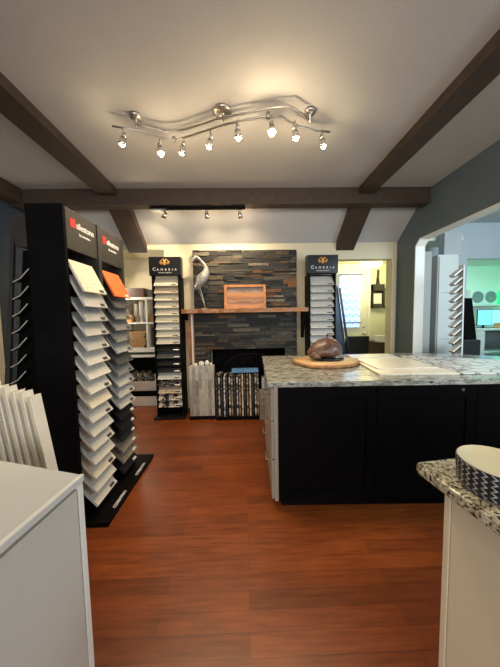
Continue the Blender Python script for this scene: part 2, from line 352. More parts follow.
# ------------------------------------------------------------------ the setting
struct('floor', bx(bm_(), -3.0, 7.2, -3.4, 7.0, -0.06, 0.0), 'floor')
CZ = 2.97
struct('ceiling', bx(bm_(), -2.9, 2.46, -3.4, 3.2, CZ, CZ+0.08), 'ceiling')
b = bm_(); prism(b, [(3.2, CZ), (3.8, 2.50), (3.9, 2.50), (3.9, 2.60), (3.2, CZ+0.08)], 'x', -2.9, 2.46); struct('ceiling', b, 'ceiling')
# exposed beams
b = bm_(); bx(b, -1.70, -1.49, -3.4, 3.13, 2.89, CZ); struct('trim_beam_long', b, 'beam')
b = bm_(); bx(b, 1.43, 1.61, -3.4, 3.13, 2.89, CZ); struct('trim_beam_long', b, 'beam')
b = bm_(); bx(b, -2.75, 2.32, 3.13, 3.26, 2.78, CZ); struct('trim_crossbeam', b, 'beam')
for x0, x1 in ((-1.675, -1.41), (1.40, 1.665)):
    b = bm_(); prism(b, [(3.262, 2.80), (3.80, 2.385), (3.80, 2.50), (3.262, 2.92)], 'x', x0, x1); struct('trim_beam_sloped', b, 'beam')
b = bm_(); bx(b, -2.75, -2.60, 0.5, 3.13, 2.80, CZ); struct('trim_beam_left', b, 'beam')
b = bm_(); prism(b, [(3.262, 2.80), (3.80, 2.385), (3.80, 2.50), (3.262, 2.92)], 'x', -2.75, -2.60); struct('trim_beam_sloped', b, 'beam')
# back wall: alcove left, fireplace centre, doorway right
b = bm_()
bx(b, -2.9, -2.30, 3.8, 3.92, 0, 2.6); bx(b, -2.30, -1.165, 3.8, 3.92, 2.43, 2.6)
bx(b, -1.165, -0.51, 3.8, 3.92, 0, 2.6); bx(b, -0.51, 0.60, 3.8, 3.92, 0.93, 2.6); bx(b, 0.60, 1.42, 3.8, 3.92, 0, 2.6); bx(b, 1.42, 2.27, 3.8, 3.92, 2.27, 2.6); bx(b, 2.27, 2.33, 3.8, 3.92, 0, 2.6)
struct('wall_back', b, 'cream')
b = bm_(); bx(b, -2.42, -2.30, 3.92, 4.5, 0, 2.6); bx(b, -1.165, -1.05, 3.92, 4.5, 0, 2.6); bx(b, -2.42, -1.05, 4.4, 4.5, 0, 2.6); bx(b, -2.30, -1.165, 3.92, 4.4, 2.43, 2.5)
struct('wall_alcove', b, 'cream')
b = bm_(); bx(b, -2.29, -1.17, 4.02, 4.04, 0.0, 0.15); struct('baseboard_alcove', b, 'white_trim')
b = bm_(); bx(b, 2.245, 2.269, 3.775, 3.93, 0, 2.27); bx(b, 2.2695, 2.30, 3.775, 3.799, 0, 2.27); bx(b, 1.42, 2.245, 3.775, 3.93, 2.25, 2.269); struct('trim_doorway', b, 'cream')
# left wall
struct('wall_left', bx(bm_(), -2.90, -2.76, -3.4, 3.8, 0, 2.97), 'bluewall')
b = bm_(); bx(b, -2.76, -2.72, 2.30, 2.87, 0, 2.75); struct('trim_left_casing', b, 'cream')
# right wall with a wide opening (clipped corner) into the side room
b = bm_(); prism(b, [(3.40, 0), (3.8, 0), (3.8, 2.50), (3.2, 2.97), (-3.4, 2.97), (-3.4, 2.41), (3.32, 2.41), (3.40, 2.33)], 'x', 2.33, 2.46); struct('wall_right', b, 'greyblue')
b = bm_(); prism(b, [(3.385, 0), (3.40, 0), (3.40, 2.33), (3.32, 2.41), (-3.4, 2.41), (-3.4, 2.395), (3.313, 2.395), (3.385, 2.323)], 'x', 2.331, 2.459); struct('trim_opening', b, 'white_trim')
# back room behind the doorway
struct('wall_back_room', bx(bm_(), 0.9, 3.45, 5.6, 5.7, 0, 2.62), 'backwall')
struct('wall_back_room_right', bx(bm_(), 3.35, 3.45, 4.425, 5.6, 0, 2.62), 'backwall')
struct('wall_back_room_left', bx(bm_(), 0.9, 1.0, 3.92, 5.6, 0, 2.62), 'backwall')
struct('ceiling_back_room', bx(bm_(), 0.9, 3.45, 3.92, 5.7, 2.55, 2.62), 'backwall')
# side room
b = bm_(); prism(b, [(2.462, 3.801), (2.50, 3.801), (2.99, 4.30), (3.87, 4.30), (3.87, 4.42), (2.95, 4.42), (2.42, 3.88), (2.42, 3.925), (2.40, 3.925), (2.40, 3.801)], 'z', 0, 2.95); bx(b, 3.87, 7.1, 4.3, 4.42, 2.35, 2.95); struct('wall_side_room', b, 'sidewall')
struct('wall_side_room_right', bx(bm_(), 7.0, 7.1, -1.0, 7.0, 0, 2.95), 'sidewall')
struct('wall_side_room_near', bx(bm_(), 2.46, 7.0, -1.1, -1.0, 0, 2.95), 'sidewall')
struct('ceiling_side_room', bx(bm_(), 2.46, 7.1, -1.1, 4.42, 2.95, 3.03), 'sidewall')
struct('wall_office_back', bx(bm_(), 3.4, 7.1, 6.4, 6.5, 0, 2.7), 'greenish')
struct('wall_office_left', bx(bm_(), 3.72, 3.84, 4.42, 6.4, 0, 2.7), 'greenish')
struct('ceiling_office', bx(bm_(), 3.8, 7.1, 4.42, 6.5, 2.62, 2.7), 'greenish')
# curtained door
d = struct('door_1', bx(bm_(), 2.06, 2.76, 5.55, 5.6, 0.0, 2.48), 'doorwhite')
b = bm_(); bx(b, 2.00, 2.06, 5.53, 5.6, 0, 2.54); bx(b, 2.76, 2.82, 5.53, 5.6, 0, 2.54); bx(b, 2.06, 2.76, 5.53, 5.6, 2.48, 2.54); obj('door_frame', b, 'white_trim', d)
b = bm_(); lathe(b, [(0.0, 0), (0.03, 0.0), (0.03, 0.01), (0.012, 0.02), (0.012, 0.04), (0.03, 0.055), (0.026, 0.075), (0.0, 0.08)], Matrix.Translation((2.68, 5.55, 1.0)) @ Matrix.Rotation(PI/2, 4, 'X'), 16); obj('door_knob', b, 'nickel', d)
b = bm_(); lathe(b, [(0.0, 0), (0.03, 0.0), (0.028, 0.02), (0.0, 0.022)], Matrix.Translation((2.68, 5.55, 1.15)) @ Matrix.Rotation(PI/2, 4, 'X'), 16); obj('deadbolt', b, 'nickel', d)
# window_1 in the door behind the curtain
b = bm_(); bx(b, 2.10, 2.58, 5.535, 5.552, 1.13, 2.30); struct('window_1', b, 'whiteplastic', d)
t = thing('door_curtain', 'white door curtain with a blue zigzag pattern on the back room door', 'curtain', (2.34, 5.50, 1.14))
b = bm_(); n = 40; vv = []
for i in range(n+1):
    x = -0.23 + 0.46*i/n; y = 0.008*math.sin(i*1.3)
    vv.append((b.verts.new((x, y, 0)), b.verts.new((x, y, 1.15))))
for p, q in zip(vv, vv[1:]): b.faces.new((p[0], q[0], q[1], p[1]))
bmesh.ops.solidify(b, geom=b.faces[:], thickness=0.003); obj('cloth', b, 'curtain', t)
b = bm_(); tube(b, [(-0.26, -0.01, 1.155), (0.28, -0.01, 1.155)], 0.009); obj('curtain_rod', b, 'black', t)
b = bm_(); tube(b, [(-0.25, -0.012, 0.10), (0.25, -0.012, 0.10)], 0.009); obj('tension_rod', b, 'black', t)

# ------------------------------------------------------------------ fireplace
fp = thing('fireplace', 'stacked dark ledger stone fireplace with open firebox on the back wall', 'fireplace', (0.03, 3.74, 0))
b = bm_(); cl = b.loops.layers.color.new('stone')
PAL = [(0.10, 0.097, 0.088)]*5 + [(0.155, 0.148, 0.13)]*5 + [(0.06, 0.058, 0.054)]*4 + [(0.21, 0.195, 0.165)]*3 + [(0.22, 0.18, 0.125)]*2 + [(0.24, 0.17, 0.10), (0.28, 0.26, 0.22)]
def stone(x0, x1, z0, z1):
    c = random.choice(PAL); k_ = random.uniform(1.0, 1.7)
    if x0 > 0.1 and 1.6 < z0 < 2.1 and random.random() < 0.10: c = (0.28, 0.18, 0.085)
    pr = random.uniform(0.0, 0.028)
    f0 = len(b.faces)
    bx(b, x0+0.0012, x1-0.0012, -0.045-pr, 0.055, z0+0.001, z1-0.001)
    b.faces.ensure_lookup_table()
    for f in b.faces[f0:]:
        for lp in f.loops: lp[cl] = (min(1, c[0]*k_), min(1, c[1]*k_), min(1, c[2]*k_), 1)
z = 0.0
while z < 2.37:
    h = min(random.choice((0.024, 0.032, 0.04, 0.048)), 2.38-z)
    x = -0.755
    while x < 0.75:
        L = random.uniform(0.09, 0.34); xe = min(x+L, 0.75)
        if 0.75-xe < 0.05: xe = 0.75
        cut = [(x, xe)]
        if z < 0.93:
            cut = [(a, c2) for a, c2 in ((x, min(xe, -0.54)), (max(x, 0.57), xe)) if c2-a > 0.004]
        for a, c2 in cut: stone(a, c2, z, z+h)
        x = xe
    z += h
obj('stone_facing', b, 'ledger', fp)
b = bm_(); bx(b, -0.54, 0.57, 0.50, 0.53, 0, 0.95); bx(b, -0.57, -0.54, 0.056, 0.53, 0, 0.95); bx(b, 0.57, 0.60, 0.056, 0.53, 0, 0.95); bx(b, -0.57, 0.60, 0.056, 0.53, 0.93, 0.96); bx(b, -0.54, 0.57, -0.03, 0.5, 0.0, 0.02)
obj('firebox', b, 'soot', fp)
b = bm_()
arc = [(-0.34 + 0.0, 0.05)] + [(0.06 - 0.42*math.cos(a), 0.62 + 0.24*math.sin(a)) for a in [PI*i/14 for i in range(15)]] + [(0.48, 0.05)]
tube(b, [(x, 0.02, z) for x, z in [(-0.36, 0.05)] + arc[1:-1] + [(0.48, 0.05)]], 0.011, 6)
for i in range(1, 15): 
    xx = -0.36 + 0.84*i/15; zt = 0.62 + 0.24*math.sqrt(max(0, 1-((xx-0.06)/0.42)**2)); tube(b, [(xx, 0.02, 0.05), (xx, 0.02, zt)], 0.003, 5)
o = obj('arched_fire_screen', b, 'soot', fp)
b = bm_(); outline = []
for i in range(25): outline.append((-0.895 + 1.765*i/24, -0.26 - 0.012*math.sin(i*1.7) - 0.008*math.sin(i*0.6)))
prism(b, outline + [(0.87, -0.075), (-0.895, -0.075)], 'z', 1.475, 1.535, bev=0.006)
obj('mantel_shelf', b, 'woodorange', fp)
b = bm_(); prism(b, [(-0.89, 1.474), (-0.76, 1.474), (-0.755, 0.0), (-0.80, 0.0), (-0.83, 0.7)], 'y', -0.10, 0.05); obj('mantel_leg', b, 'woodorange', fp)
b = bm_(); bx(b, -0.79, -0.772, -0.13, -0.102, 0.0, 1.474); obj('white_edge_strip', b, 'white_trim', fp)
b = bm_(); prism(b, [(-0.24, 1.474), (-0.085, 1.474), (-0.085, 1.10), (-0.11, 1.10)], 'x', 0.80, 0.84); obj('mantel_bracket', b, 'black', fp)
b = bm_(); prism(b, [(-0.24, 1.474), (-0.11, 1.474), (-0.11, 1.38), (-0.16, 1.38)], 'x', -0.90, -0.83); obj('mantel_bracket', b, 'black', fp)

# picture on the mantel
t = thing('framed_picture', 'orange wood framed picture of layered landscape bands on the mantel', 'picture', (0.02, 3.56, 1.5355)); t.rotation_euler = (math.radians(-4), 0, 0)
b = bm_(); bx(b, -0.295, 0.295, -0.012, 0.012, 0, 0.035); bx(b, -0.295, 0.295, -0.012, 0.012, 0.30, 0.335); bx(b, -0.295, -0.26, -0.012, 0.012, 0.035, 0.30); bx(b, 0.26, 0.295, -0.012, 0.012, 0.035, 0.30); obj('frame', b, 'woodframe', t, bevel=0.003)
b = bm_(); bx(b, -0.26, 0.26, -0.002, 0.008, 0.035, 0.30); obj('picture_panel', b, 'picture', t)
# heron
t = thing('heron_sculpture', 'silver metal heron sculpture standing on the left end of the mantel', 'sculpture', (-0.58, 3.58, 1.535))
b = bm_()
tube(b, [(-0.155, 0, 0.60), (-0.13, 0, 0.66), (-0.115, 0, 0.695), (-0.085, 0, 0.725), (-0.05, 0, 0.72), (-0.01, 0, 0.68), (0.035, 0, 0.625), (0.06, 0, 0.57), (0.055, 0, 0.51), (0.02, 0, 0.455), (-0.02, 0, 0.40), (-0.06, 0, 0.34), (-0.085, 0, 0.30), (-0.10, 0, 0.27)],
     [0.002, 0.008, 0.02, 0.025, 0.018, 0.016, 0.02, 0.032, 0.055, 0.072, 0.075, 0.055, 0.03, 0.006], 12)
obj('body', b, 'silver', t)
b = bm_()
tube(b, [(-0.045, -0.01, 0.33), (-0.015, -0.01, 0.24), (0.02, -0.012, 0.10), (0.035, -0.014, 0.004)], [0.010, 0.006, 0.006, 0.006], 8); tube(b, [(0.03, -0.014, 0.006), (-0.02, -0.03, 0.004)], 0.004, 6); tube(b, [(0.035, -0.014, 0.006), (0.07, -0.03, 0.004)], 0.004, 6); obj('leg', b, 'silver', t)
b = bm_()
tube(b, [(-0.03, 0.02, 0.33), (-0.06, 0.02, 0.27), (0.0, 0.02, 0.12), (0.03, 0.02, 0.004)], [0.010, 0.006, 0.006, 0.006], 8); tube(b, [(0.03, 0.02, 0.006), (-0.01, 0.04, 0.004)], 0.004, 6); obj('leg', b, 'silver', t)
b = bm_()
for i in range(5): tube(b, [(-0.01-0.018*i, -0.05, 0.47-0.035*i), (-0.06-0.014*i, -0.045, 0.37-0.03*i)], [0.012, 0.004], 6)
obj('wing_feathers', b, 'silver', t)

# plank mosaic board beside the fireplace
t = thing('tile_display_board', 'grey wood plank mosaic panel standing left of the firebox', 'tile board', (-0.60, 3.47, 0))
b = bm_(); bx(b, -0.17, 0.17, -0.06, 0.06, 0.05, 0.745); obj('mosaic_panel', b, 'plankmosaic', t)
b = bm_(); bx(b, -0.18, 0.17, -0.075, 0.08, 0.0, 0.05); obj('base', b, 'black', t, bevel=0.003)
for i, (dx, r, h) in enumerate(((-0.09, 0.028, 0.045), (-0.01, 0.04, 0.07), (0.070, 0.034, 0.08), (0.125, 0.02, 0.04))):
    b = bm_(); bmesh.ops.create_icosphere(b, subdivisions=2, radius=1)
    for v_ in b.verts: v_.co = Vector((v_.co.x*r, v_.co.y*r*0.8, (v_.co.z*0.5+0.42)*h)) * (1 + 0.1*math.sin(7*v_.co.x+5*v_.co.z+i)); v_.co.z = max(0.0005, v_.co.z)
    for f in b.faces: f.smooth = True
    o = obj('pebble', b, 'pebble', loc=(-0.60+dx, 3.46+0.01*i, 0.7455)); tag(o, 'white rough stone chunk on the plank mosaic board, %s' % ['leftmost of four', 'second from the left', 'largest one', 'rightmost of four'][i], 'stone', 'white stones on the plank mosaic board')

# rack of mosaic strips in front of the firebox
t = thing('tile_rack', 'low black rack of upright mosaic strips before the firebox', 'rack', (-0.12, 3.52, 0))
b = bm_(); bx(b, -0.29, 0.42, -0.16, 0.16, 0.0, 0.05); obj('base', b, 'black', t)
b = bm_(); bx(b, -0.29, 0.42, 0.14, 0.16, 0.05, 0.30); obj('back_rail', b, 'black', t)
cols = [3, 0, 3, 1, 3, 0, 4, 3, 0, 4, 2, 3, 4, 2, 3, 0, 4]
nm = {0: 'grey and white', 1: 'blue and white', 2: 'cream', 3: 'black', 4: 'brown and grey'}
for i, ci in enumerate(cols):
    x = -0.395 + i*0.0355 + random.uniform(-0.003, 0.003)
    r_ = thing('mosaic_strip', '%s mosaic sample strip in the firebox rack, %s' % (nm[ci], ('%s from the left' % ['first', 'second', 'third', 'fourth', 'fifth', 'sixth', 'seventh', 'eighth', 'ninth', 'tenth', 'eleventh', 'twelfth', 'thirteenth', 'fourteenth', 'fifteenth', 'sixteenth', 'seventeenth'][i])), 'tile sample', (x, 3.50, 0.051), group='mosaic strips in the firebox rack')
    hh = 0.56 + random.uniform(-0.01, 0.012)
    b = bm_(); bx(b, -0.010, 0.010, -0.13, 0.13, 0, hh); obj('mosaic_face', b, CH[ci], r_)
    b = bm_(); bx(b, 0.0102, 0.0145, -0.132, 0.13, 0, hh+0.004); obj('backing_board', b, 'black', r_)
o = obj('blue_carton', bx(bm_(), -0.19, 0.19, -0.09, 0.09, 0.0, 0.035), 'blueplastic', loc=(0.0, 3.55, 0.632), bevel=0.006); tag(o, 'flat blue box lying on top of the mosaic strips', 'box')
o = obj('plank_tile', bx(bm_(), -0.095, 0.12, -0.01, 0.01, 0, 0.42), 'planktile', loc=(0.285, 3.40, 0.051), rot=(math.radians(-6), 0, 0)); o.location = (0.285, 3.335, 0.0015); tag(o, 'grey brown plank tile leaning on the right end of the firebox rack', 'tile sample')
o = obj('blue_sample_card', bx(bm_(), -0.06, 0.06, -0.004, 0.004, 0, 0.17), 'screen2', loc=(0.30, 3.37, 0.44)); o.data.materials[0] = pm('pale_blue_card', (0.40, 0.52, 0.62), 0.4, 0.1, 8)
o.location = (0.285, 3.372, 0.43); tag(o, 'pale blue sample card above the grey brown plank tile', 'card')

# ------------------------------------------------------------------ gold-emblem sample towers
def sample_tower(x, label, w=0.36):
    t = thing('display_tower', label, 'display stand', (x, 3.62, 0))
    b = bm_(); bx(b, -0.215, 0.215, -0.20, 0.16, 0.0, 0.03); obj('base', b, 'blackgloss', t, bevel=0.003)
    b = bm_(); bx(b, -w/2, w/2, 0.02, 0.15, 0.03, 2.0); obj('back_column', b, 'black', t)
    for s in (-1, 1):
        b = bm_(); bx(b, s*(w/2-0.001)-0.009, s*(w/2-0.001)+0.009, -0.13, 0.02, 0.03, 2.0); obj('side_rail', b, 'black', t)
    b = bm_(); bx(b, -0.215, 0.215, -0.14, -0.02, 2.0, 2.25); h = obj('header', b, 'blackgloss', t, bevel=0.004)
    text('lettering', 'C', 0.062, 'whitelet', h, FY(-0.165, -0.1415, 2.062))
    text('lettering', 'AMBRIA', 0.043, 'whitelet', h, FY(-0.11, -0.1415, 2.062), spacing=2.1)
    text('small_lettering', 'NATURAL QUARTZ', 0.02, 'whitelet', h, FY(0, -0.1415, 2.028), align='CENTER')
    b = bm_()
    for s in (-1, 1):
        for (cx, cz, r, a0, a1) in ((0.026, 2.185, 0.022, -2.4, 2.2), (0.03, 2.150, 0.016, -0.6, 3.8), (0.052, 2.172, 0.012, -2.0, 2.0)):
            tube(b, [(s*(cx+r*math.cos(a)), -0.143, cz+r*math.sin(a)) for a in [a0+(a1-a0)*i/10 for i in range(11)]], 0.0055, 6)
        tube(b, [(s*0.006, -0.143, 2.135), (s*0.012, -0.143, 2.20), (s*0.02, -0.143, 2.222)], 0.006, 6)
    tube(b, [(0, -0.143, 2.130), (0, -0.143, 2.205)], 0.006, 6)
    obj('gold_emblem', b, 'gold', h)
    return t
def tower_slab(x, z, w, q, tagmat, label, group, tagx=0.11):
    t = thing('stone_sample', label, 'stone sample', (x, 3.50, z), group=group)
    b = bm_(); prism(b, [(-0.02, 0.0), (-0.006, -0.006), (0.095, 0.125), (0.082, 0.131)], 'x', -w/2, w/2)
    obj('slab', b, Q[q], t)
    b = bm_(); mm = Matrix.Translation((0, -0.02, 0.0)) @ Matrix.Rotation(math.atan2(0.131, 0.102), 4, 'X')
    bx(b, tagx-0.04, tagx+0.035, 0.012, 0.028, 0.0005, 0.002, mm); obj('sticker', b, tagmat, t)
    return t
NAMES = {'cream': 'cream', 'white': 'white', 'beige': 'beige', 'pale': 'pale grey', 'grey': 'grey', 'mid': 'mid grey', 'dark': 'dark grey', 'black': 'black', 'taupe': 'taupe', 'speckled': 'black speckled', 'marbled': 'black and white', 'orange': 'orange'}
sample_tower(-1.065, 'black sample tower with gold emblem header left of the fireplace')
rows = ['cream', 'beige', 'cream', 'cream', 'cream', 'cream', 'white', 'cream', 'cream', 'black', 'dark', 'black', 'black', 'white', 'speckled', 'beige', 'marbled', 'marbled']
for i, q in enumerate(rows):
    tower_slab(-1.065, 1.86-0.1*i, 0.325, q, 'ink' if q not in ('black', 'dark', 'speckled') else 'pebble', '%s sample slab on the emblem tower left of the fireplace, %s' % (NAMES[q], ORD[i]), 'samples on the emblem tower left of the fireplace')
sample_tower(1.10, 'black sample tower with gold emblem header right of the fireplace')
rows = ['pale']*5 + ['grey'] + ['pale']*11 
for i, q in enumerate(rows):
    tower_slab(1.10, 1.84-0.1*i, 0.325, q, 'ink', '%s sample slab on the emblem tower right of the fireplace, %s' % (NAMES[q], ORD[i]), 'samples on the emblem tower right of the fireplace')
# dark panels leaning right of the tower
b = bm_(); prism(b, [(1.320, 1.84), (1.345, 1.84), (1.60, 0.0), (1.33, 0.0)], 'y', 3.58, 3.60); o = obj('navy_board', b, 'navy'); tag(o, 'tall tapered navy panel standing between the right emblem tower and the doorway', 'panel')
b = bm_(); prism(b, [(1.352, 1.80), (1.366, 1.80), (1.645, 0.0), (1.615, 0.0)], 'y', 3.52, 3.56); o = obj('leaning_bar', b, 'blackgloss'); tag(o, 'thin black slanted bar along the edge of the navy panel', 'bar')

# ------------------------------------------------------------------ shelving in the alcove
t = thing('shelf_unit', 'cream painted shelving with open cubbies in the left alcove', 'shelves', (-1.72, 4.2, 0))
for nme, z0, z1 in (('shelf', 1.72, 1.755), ('shelf', 1.33, 1.355), ('worktop', 0.875, 0.95), ('shelf', 0.79, 0.83), ('shelf', 0.24, 0.27)):
    b = bm_(); bx(b, -0.57, 0.54, -0.16, 0.19, z0, z1); obj(nme, b, 'white_trim', t, bevel=0.003)
for x_ in (-0.56, -0.2, 0.16, 0.44):
    b = bm_(); bx(b, x_-0.012, x_+0.012, -0.155, 0.19, 0.95, 1.72); obj('upright', b, 'white_trim', t)
b = bm_(); bx(b, -0.56, 0.53, 0.15, 0.19, 0.27, 0.79); bx(b, -0.57, 0.54, -0.15, 0.19, 0.0, 0.24); obj('lower_panel', b, 'black', t)
b = bm_(); bx(b, -0.57, -0.54, -0.155, 0.15, 0.27, 0.79); bx(b, 0.51, 0.54, -0.155, 0.15, 0.27, 0.79); obj('end_panel', b, 'white_trim', t)
def simple(nme, lb, cat, mat, x, y, z, sx, sy, sz, grp=None, rz=0, bev=0.004):
    o = obj(nme, bx(bm_(), -sx/2, sx/2, -sy/2, sy/2, 0, sz), mat, loc=(x, y, z), rot=(0, 0, rz), bevel=bev); return tag(o, lb, cat, grp)
simple('dark_carton', 'dark long carton on top of the alcove shelving', 'box', 'darkbrown', -1.78, 4.2, 1.756, 0.36, 0.22, 0.15)
simple('dark_carton', 'short dark carton on the shelving top beside the emblem tower', 'box', 'ink', -1.42, 4.2, 1.756, 0.24, 0.22, 0.12)
simple('carton', 'orange carton in the upper right cubby of the alcove', 'box', 'kraft', -1.42, 4.17, 1.356, 0.21, 0.2, 0.13)
simple('carton', 'small orange carton in the upper left cubby of the alcove', 'box', 'kraft', -1.848, 4.15, 1.356, 0.10, 0.2, 0.12)
for i, (s, hgt) in enumerate(((0.07, 0.30), (0.06, 0.34), (0.05, 0.24))):
    o = obj('fabric_roll', lathe(bm_(), [(0.0, 0), (s/2, 0.0), (s/2, hgt), (0, hgt)], seg=14), pm('roll_%d' % i, ((0.30, 0.25, 0.20), (0.42, 0.38, 0.34), (0.16, 0.14, 0.13))[i], 0.8), loc=(-1.745+0.068*i, 4.14, 1.356)); tag(o, ['brown grey roll upright in the upper left cubby, left of three', 'pale grey roll upright in the upper left cubby, middle of three', 'short dark roll upright in the upper left cubby, right of three'][i], 'roll', 'rolls in the upper left cubby')
for i in range(7):
    simple('wood_plank_sample', 'brown wood plank sample stacked in the lower left cubby, %s' % ['lowest', 'second from bottom', 'third from bottom', 'fourth from bottom', 'fifth from bottom', 'second from top', 'topmost'][i], 'wood sample', 'woodbox', -1.73+random.uniform(-0.02, 0.02), 4.16, 0.951+i*0.037, 0.26, 0.24, 0.034, 'planks stacked in the lower left cubby')
simple('dark_tile', 'dark tile leaning inside the lower right cubby', 'tile sample', 'dark' if 'dark' in M else 'charcoal', -1.42, 4.2, 0.951, 0.2, 0.1, 0.3)
t = thing('sample_bin', 'white open bin of tile samples on the lower alcove shelf', 'bin', (-1.66, 4.13, 0.271))
b = bm_()
prism(b, [(-0.13, 0.0), (-0.155, 0.14), (-0.143, 0.14), (-0.118, 0.012), (0.118, 0.012), (0.118, 0.2), (0.13, 0.2), (0.13, 0.0)], 'x', -0.20, 0.20)
prism(b, [(-0.13, 0.0), (-0.155, 0.14), (0.13, 0.2), (0.13, 0.0)], 'x', -0.212, -0.2); prism(b, [(-0.13, 0.0), (-0.155, 0.14), (0.13, 0.2), (0.13, 0.0)], 'x', 0.2, 0.212)
obj('tray', b, 'white_trim', t)
for i in range(9):
    o = obj('tile_piece', bx(bm_(), -0.008, 0.008, -0.09, 0.09, 0, 0.24+0.03*math.sin(i*2.1)), CH[(0, 4, 3)[i % 3]], loc=(-1.82+0.037*i, 4.13, 0.287), rot=(0, math.radians(-8), 0)); tag(o, '%s tile piece standing in the white bin, %s' % (('grey', 'brown grey', 'dark')[i % 3], ['leftmost', 'second from left', 'third from left', 'fourth from left', 'in the middle', 'fourth from right', 'third from right', 'second from right', 'rightmost'][i]), 'tile sample', 'tile pieces in the white bin')

# ------------------------------------------------------------------ twin sample display on the left
t = thing('sample_display', 'tall black twin sample display with red and white header logos', 'display stand', (-1.13, 1.64, 0))
b = bm_(); bx(b, -0.30, 0.175, 0.0, 0.86, 0.0, 0.03); base = obj('base', b, 'black', t, bevel=0.003)
for nme, y0, y1 in (('side_panel', 0.01, 0.035), ('middle_panel', 0.375, 0.415), ('side_panel', 0.775, 0.80)):
    b = bm_(); bx(b, -0.235, 0.0 if y0 != 0.375 else 0.006, y0, y1, 0.03, 2.152); obj(nme, b, 'black' if y0 < 0.3 else 'charcoal', t, bevel=0.002)
b = bm_(); bx(b, -0.23, -0.21, 0.035, 0.775, 0.03, 2.148); obj('back_panel', b, 'black', t)
for y0, y1 in ((0.036, 0.374), (0.416, 0.774)):
    b = bm_(); bx(b, -0.03, -0.004, y0, y1, 1.885, 2.148); h = obj('header', b, 'charcoal', t)
    yy = y0+0.045
    b = bm_(); bx(b, -0.004, -0.002, yy, yy+0.05, 2.035, 2.085); bx(b, -0.004, -0.002, yy+0.008, yy+0.022, 2.085, 2.095); bx(b, -0.004, -0.002, yy+0.03, yy+0.046, 2.085, 2.095); obj('logo_square', b, 'red', h)
    text('lettering', 'silestone', 0.062, 'whitelet', h, FX(-0.003, yy+0.058, 2.040), spacing=0.92, bold=0.0006)
    text('small_lettering', 'by cosentino', 0.024, 'whitelet', h, FX(-0.003, yy+0.085, 1.998), bold=0.0006)
    text('base_lettering', 'COSENTINO', 0.032, 'whitelet', base, FT(0.155, y0+0.10, 0.031), extrude=0.0004, bold=0.0006)
DT = 0.235
cols1 = ['cream', 'pale', 'grey', 'pale', 'pale', 'white', 'white', 'white', 'cream', 'white', 'white', 'white', 'white', 'cream', 'white', 'white']
cols2 = ['orange', 'dark', 'mid', 'mid', 'mid', 'grey', 'dark', 'mid', 'pale', 'pale', 'pale', 'black', 'black', 'black', 'taupe', 'taupe', 'black']
def side_slab(y0, w, z, q, tagm, label, group, deg):
    o = thing('stone_sample', label, 'stone sample', (-1.10, y0, z), group=group)
    a_ = math.radians(deg); L = 0.235 if deg > 60 else 0.195
    dx, dz = -math.cos(a_), math.sin(a_); nx, nz = math.sin(a_), math.cos(a_)
    fx = 0.045 if deg > 60 else 0.046
    b = bm_(); prism(b, [(fx, 0.0), (fx+nx*0.014, nz*0.014), (fx+nx*0.014+dx*L, nz*0.014+dz*L), (fx+dx*L, dz*L)], 'y', 0, w); obj('slab', b, Q[q], o)
    if tagm:
        mm = Matrix(((nx, 0, dx, fx+nx*0.014), (0, 1, 0, 0), (nz, 0, dz, nz*0.014), (0, 0, 0, 1)))
        b = bm_(); bx(b, 0.0004, 0.0022, w-0.085, w-0.03, 0.008, 0.03, mm); obj('sticker', b, tagm, o)
for i, q in enumerate(cols1):
    side_slab(1.687, 0.265, 1.60-0.0995*i, q, 'ink' if (i < 5 or i % 2) else None, '%s stone sample slab on the nearer side of the twin display, %s' % (NAMES[q], ORD[i]), 'samples on the nearer half of the twin display', 64 if i < 2 else 59-0.7*i)
for i, q in enumerate(cols2):
    side_slab(2.075, 0.275, 1.60-0.0945*i, q, 'pebble' if q in ('black', 'taupe', 'orange') else 'ink', '%s stone sample slab on the farther side of the twin display, %s' % (NAMES[q], ORD[i]), 'samples on the farther half of the twin display', 64 if i < 1 else 59-0.7*i)

# rack behind it on the left
t = thing('slab_rack', 'black slanted sample rack partly hidden behind the twin display', 'rack', (-1.75, 2.05, 0))
b = bm_(); prism(b, [(-0.03, 2.24), (0.16, 2.24), (0.24, 0.0), (-0.30, 0.0), (-0.27, 0.05), (0.18, 0.05), (0.11, 1.98), (-0.02, 2.0)], 'y', -0.02, 0.0); 
prism(b, [(-0.03, 2.24), (-0.005, 2.24), (-0.25, 0.0), (-0.30, 0.0)], 'y', -0.0205, 0.0); obj('side_frame', b, 'charcoal', t)
b = bm_(); prism(b, [(-0.018, 1.98), (0.15, 1.98), (0.22, 0.06), (-0.262, 0.06)], 'y', 0.045, 0.055); obj('near_panel', b, 'black', t)
b = bm_(); prism(b, [(0.135, 2.22), (0.15, 2.22), (0.23, 0.0), (0.21, 0.0)], 'y', 0.001, 0.60); obj('back_panel', b, 'black', t)
b = bm_(); prism(b, [(-0.03, 2.24), (0.16, 2.24), (0.11, 1.98), (-0.02, 2.0)], 'y', 0.001, 0.60); obj('header', b, 'charcoal', t)
for i in range(12):
    zz = 1.72-0.135*i; xo = -0.055-0.014*i
    r_ = thing('rack_sample', 'dark brown sample slab with painted edge highlight on the slanted left rack, %s' % ORD[i], 'stone sample', (-1.75+xo, 2.03, zz), group='samples on the slanted left rack')
    b = bm_(); prism(b, [(0, 0.0), (0.06, 0.028), (0.13, 0.10), (0.124, 0.108), (0.055, 0.036), (-0.005, 0.008)], 'y', 0, 0.062); obj('slab', b, Q['black'], r_)
    b = bm_(); prism(b, [(0, 0.0), (0.06, 0.028), (0.13, 0.10), (0.126, 0.105), (0.057, 0.033), (-0.003, 0.005)], 'y', -0.004, -0.0005); obj('edge_highlight', b, Q['cream'], r_)  # cream strip paints the light caught along the slab's near edge

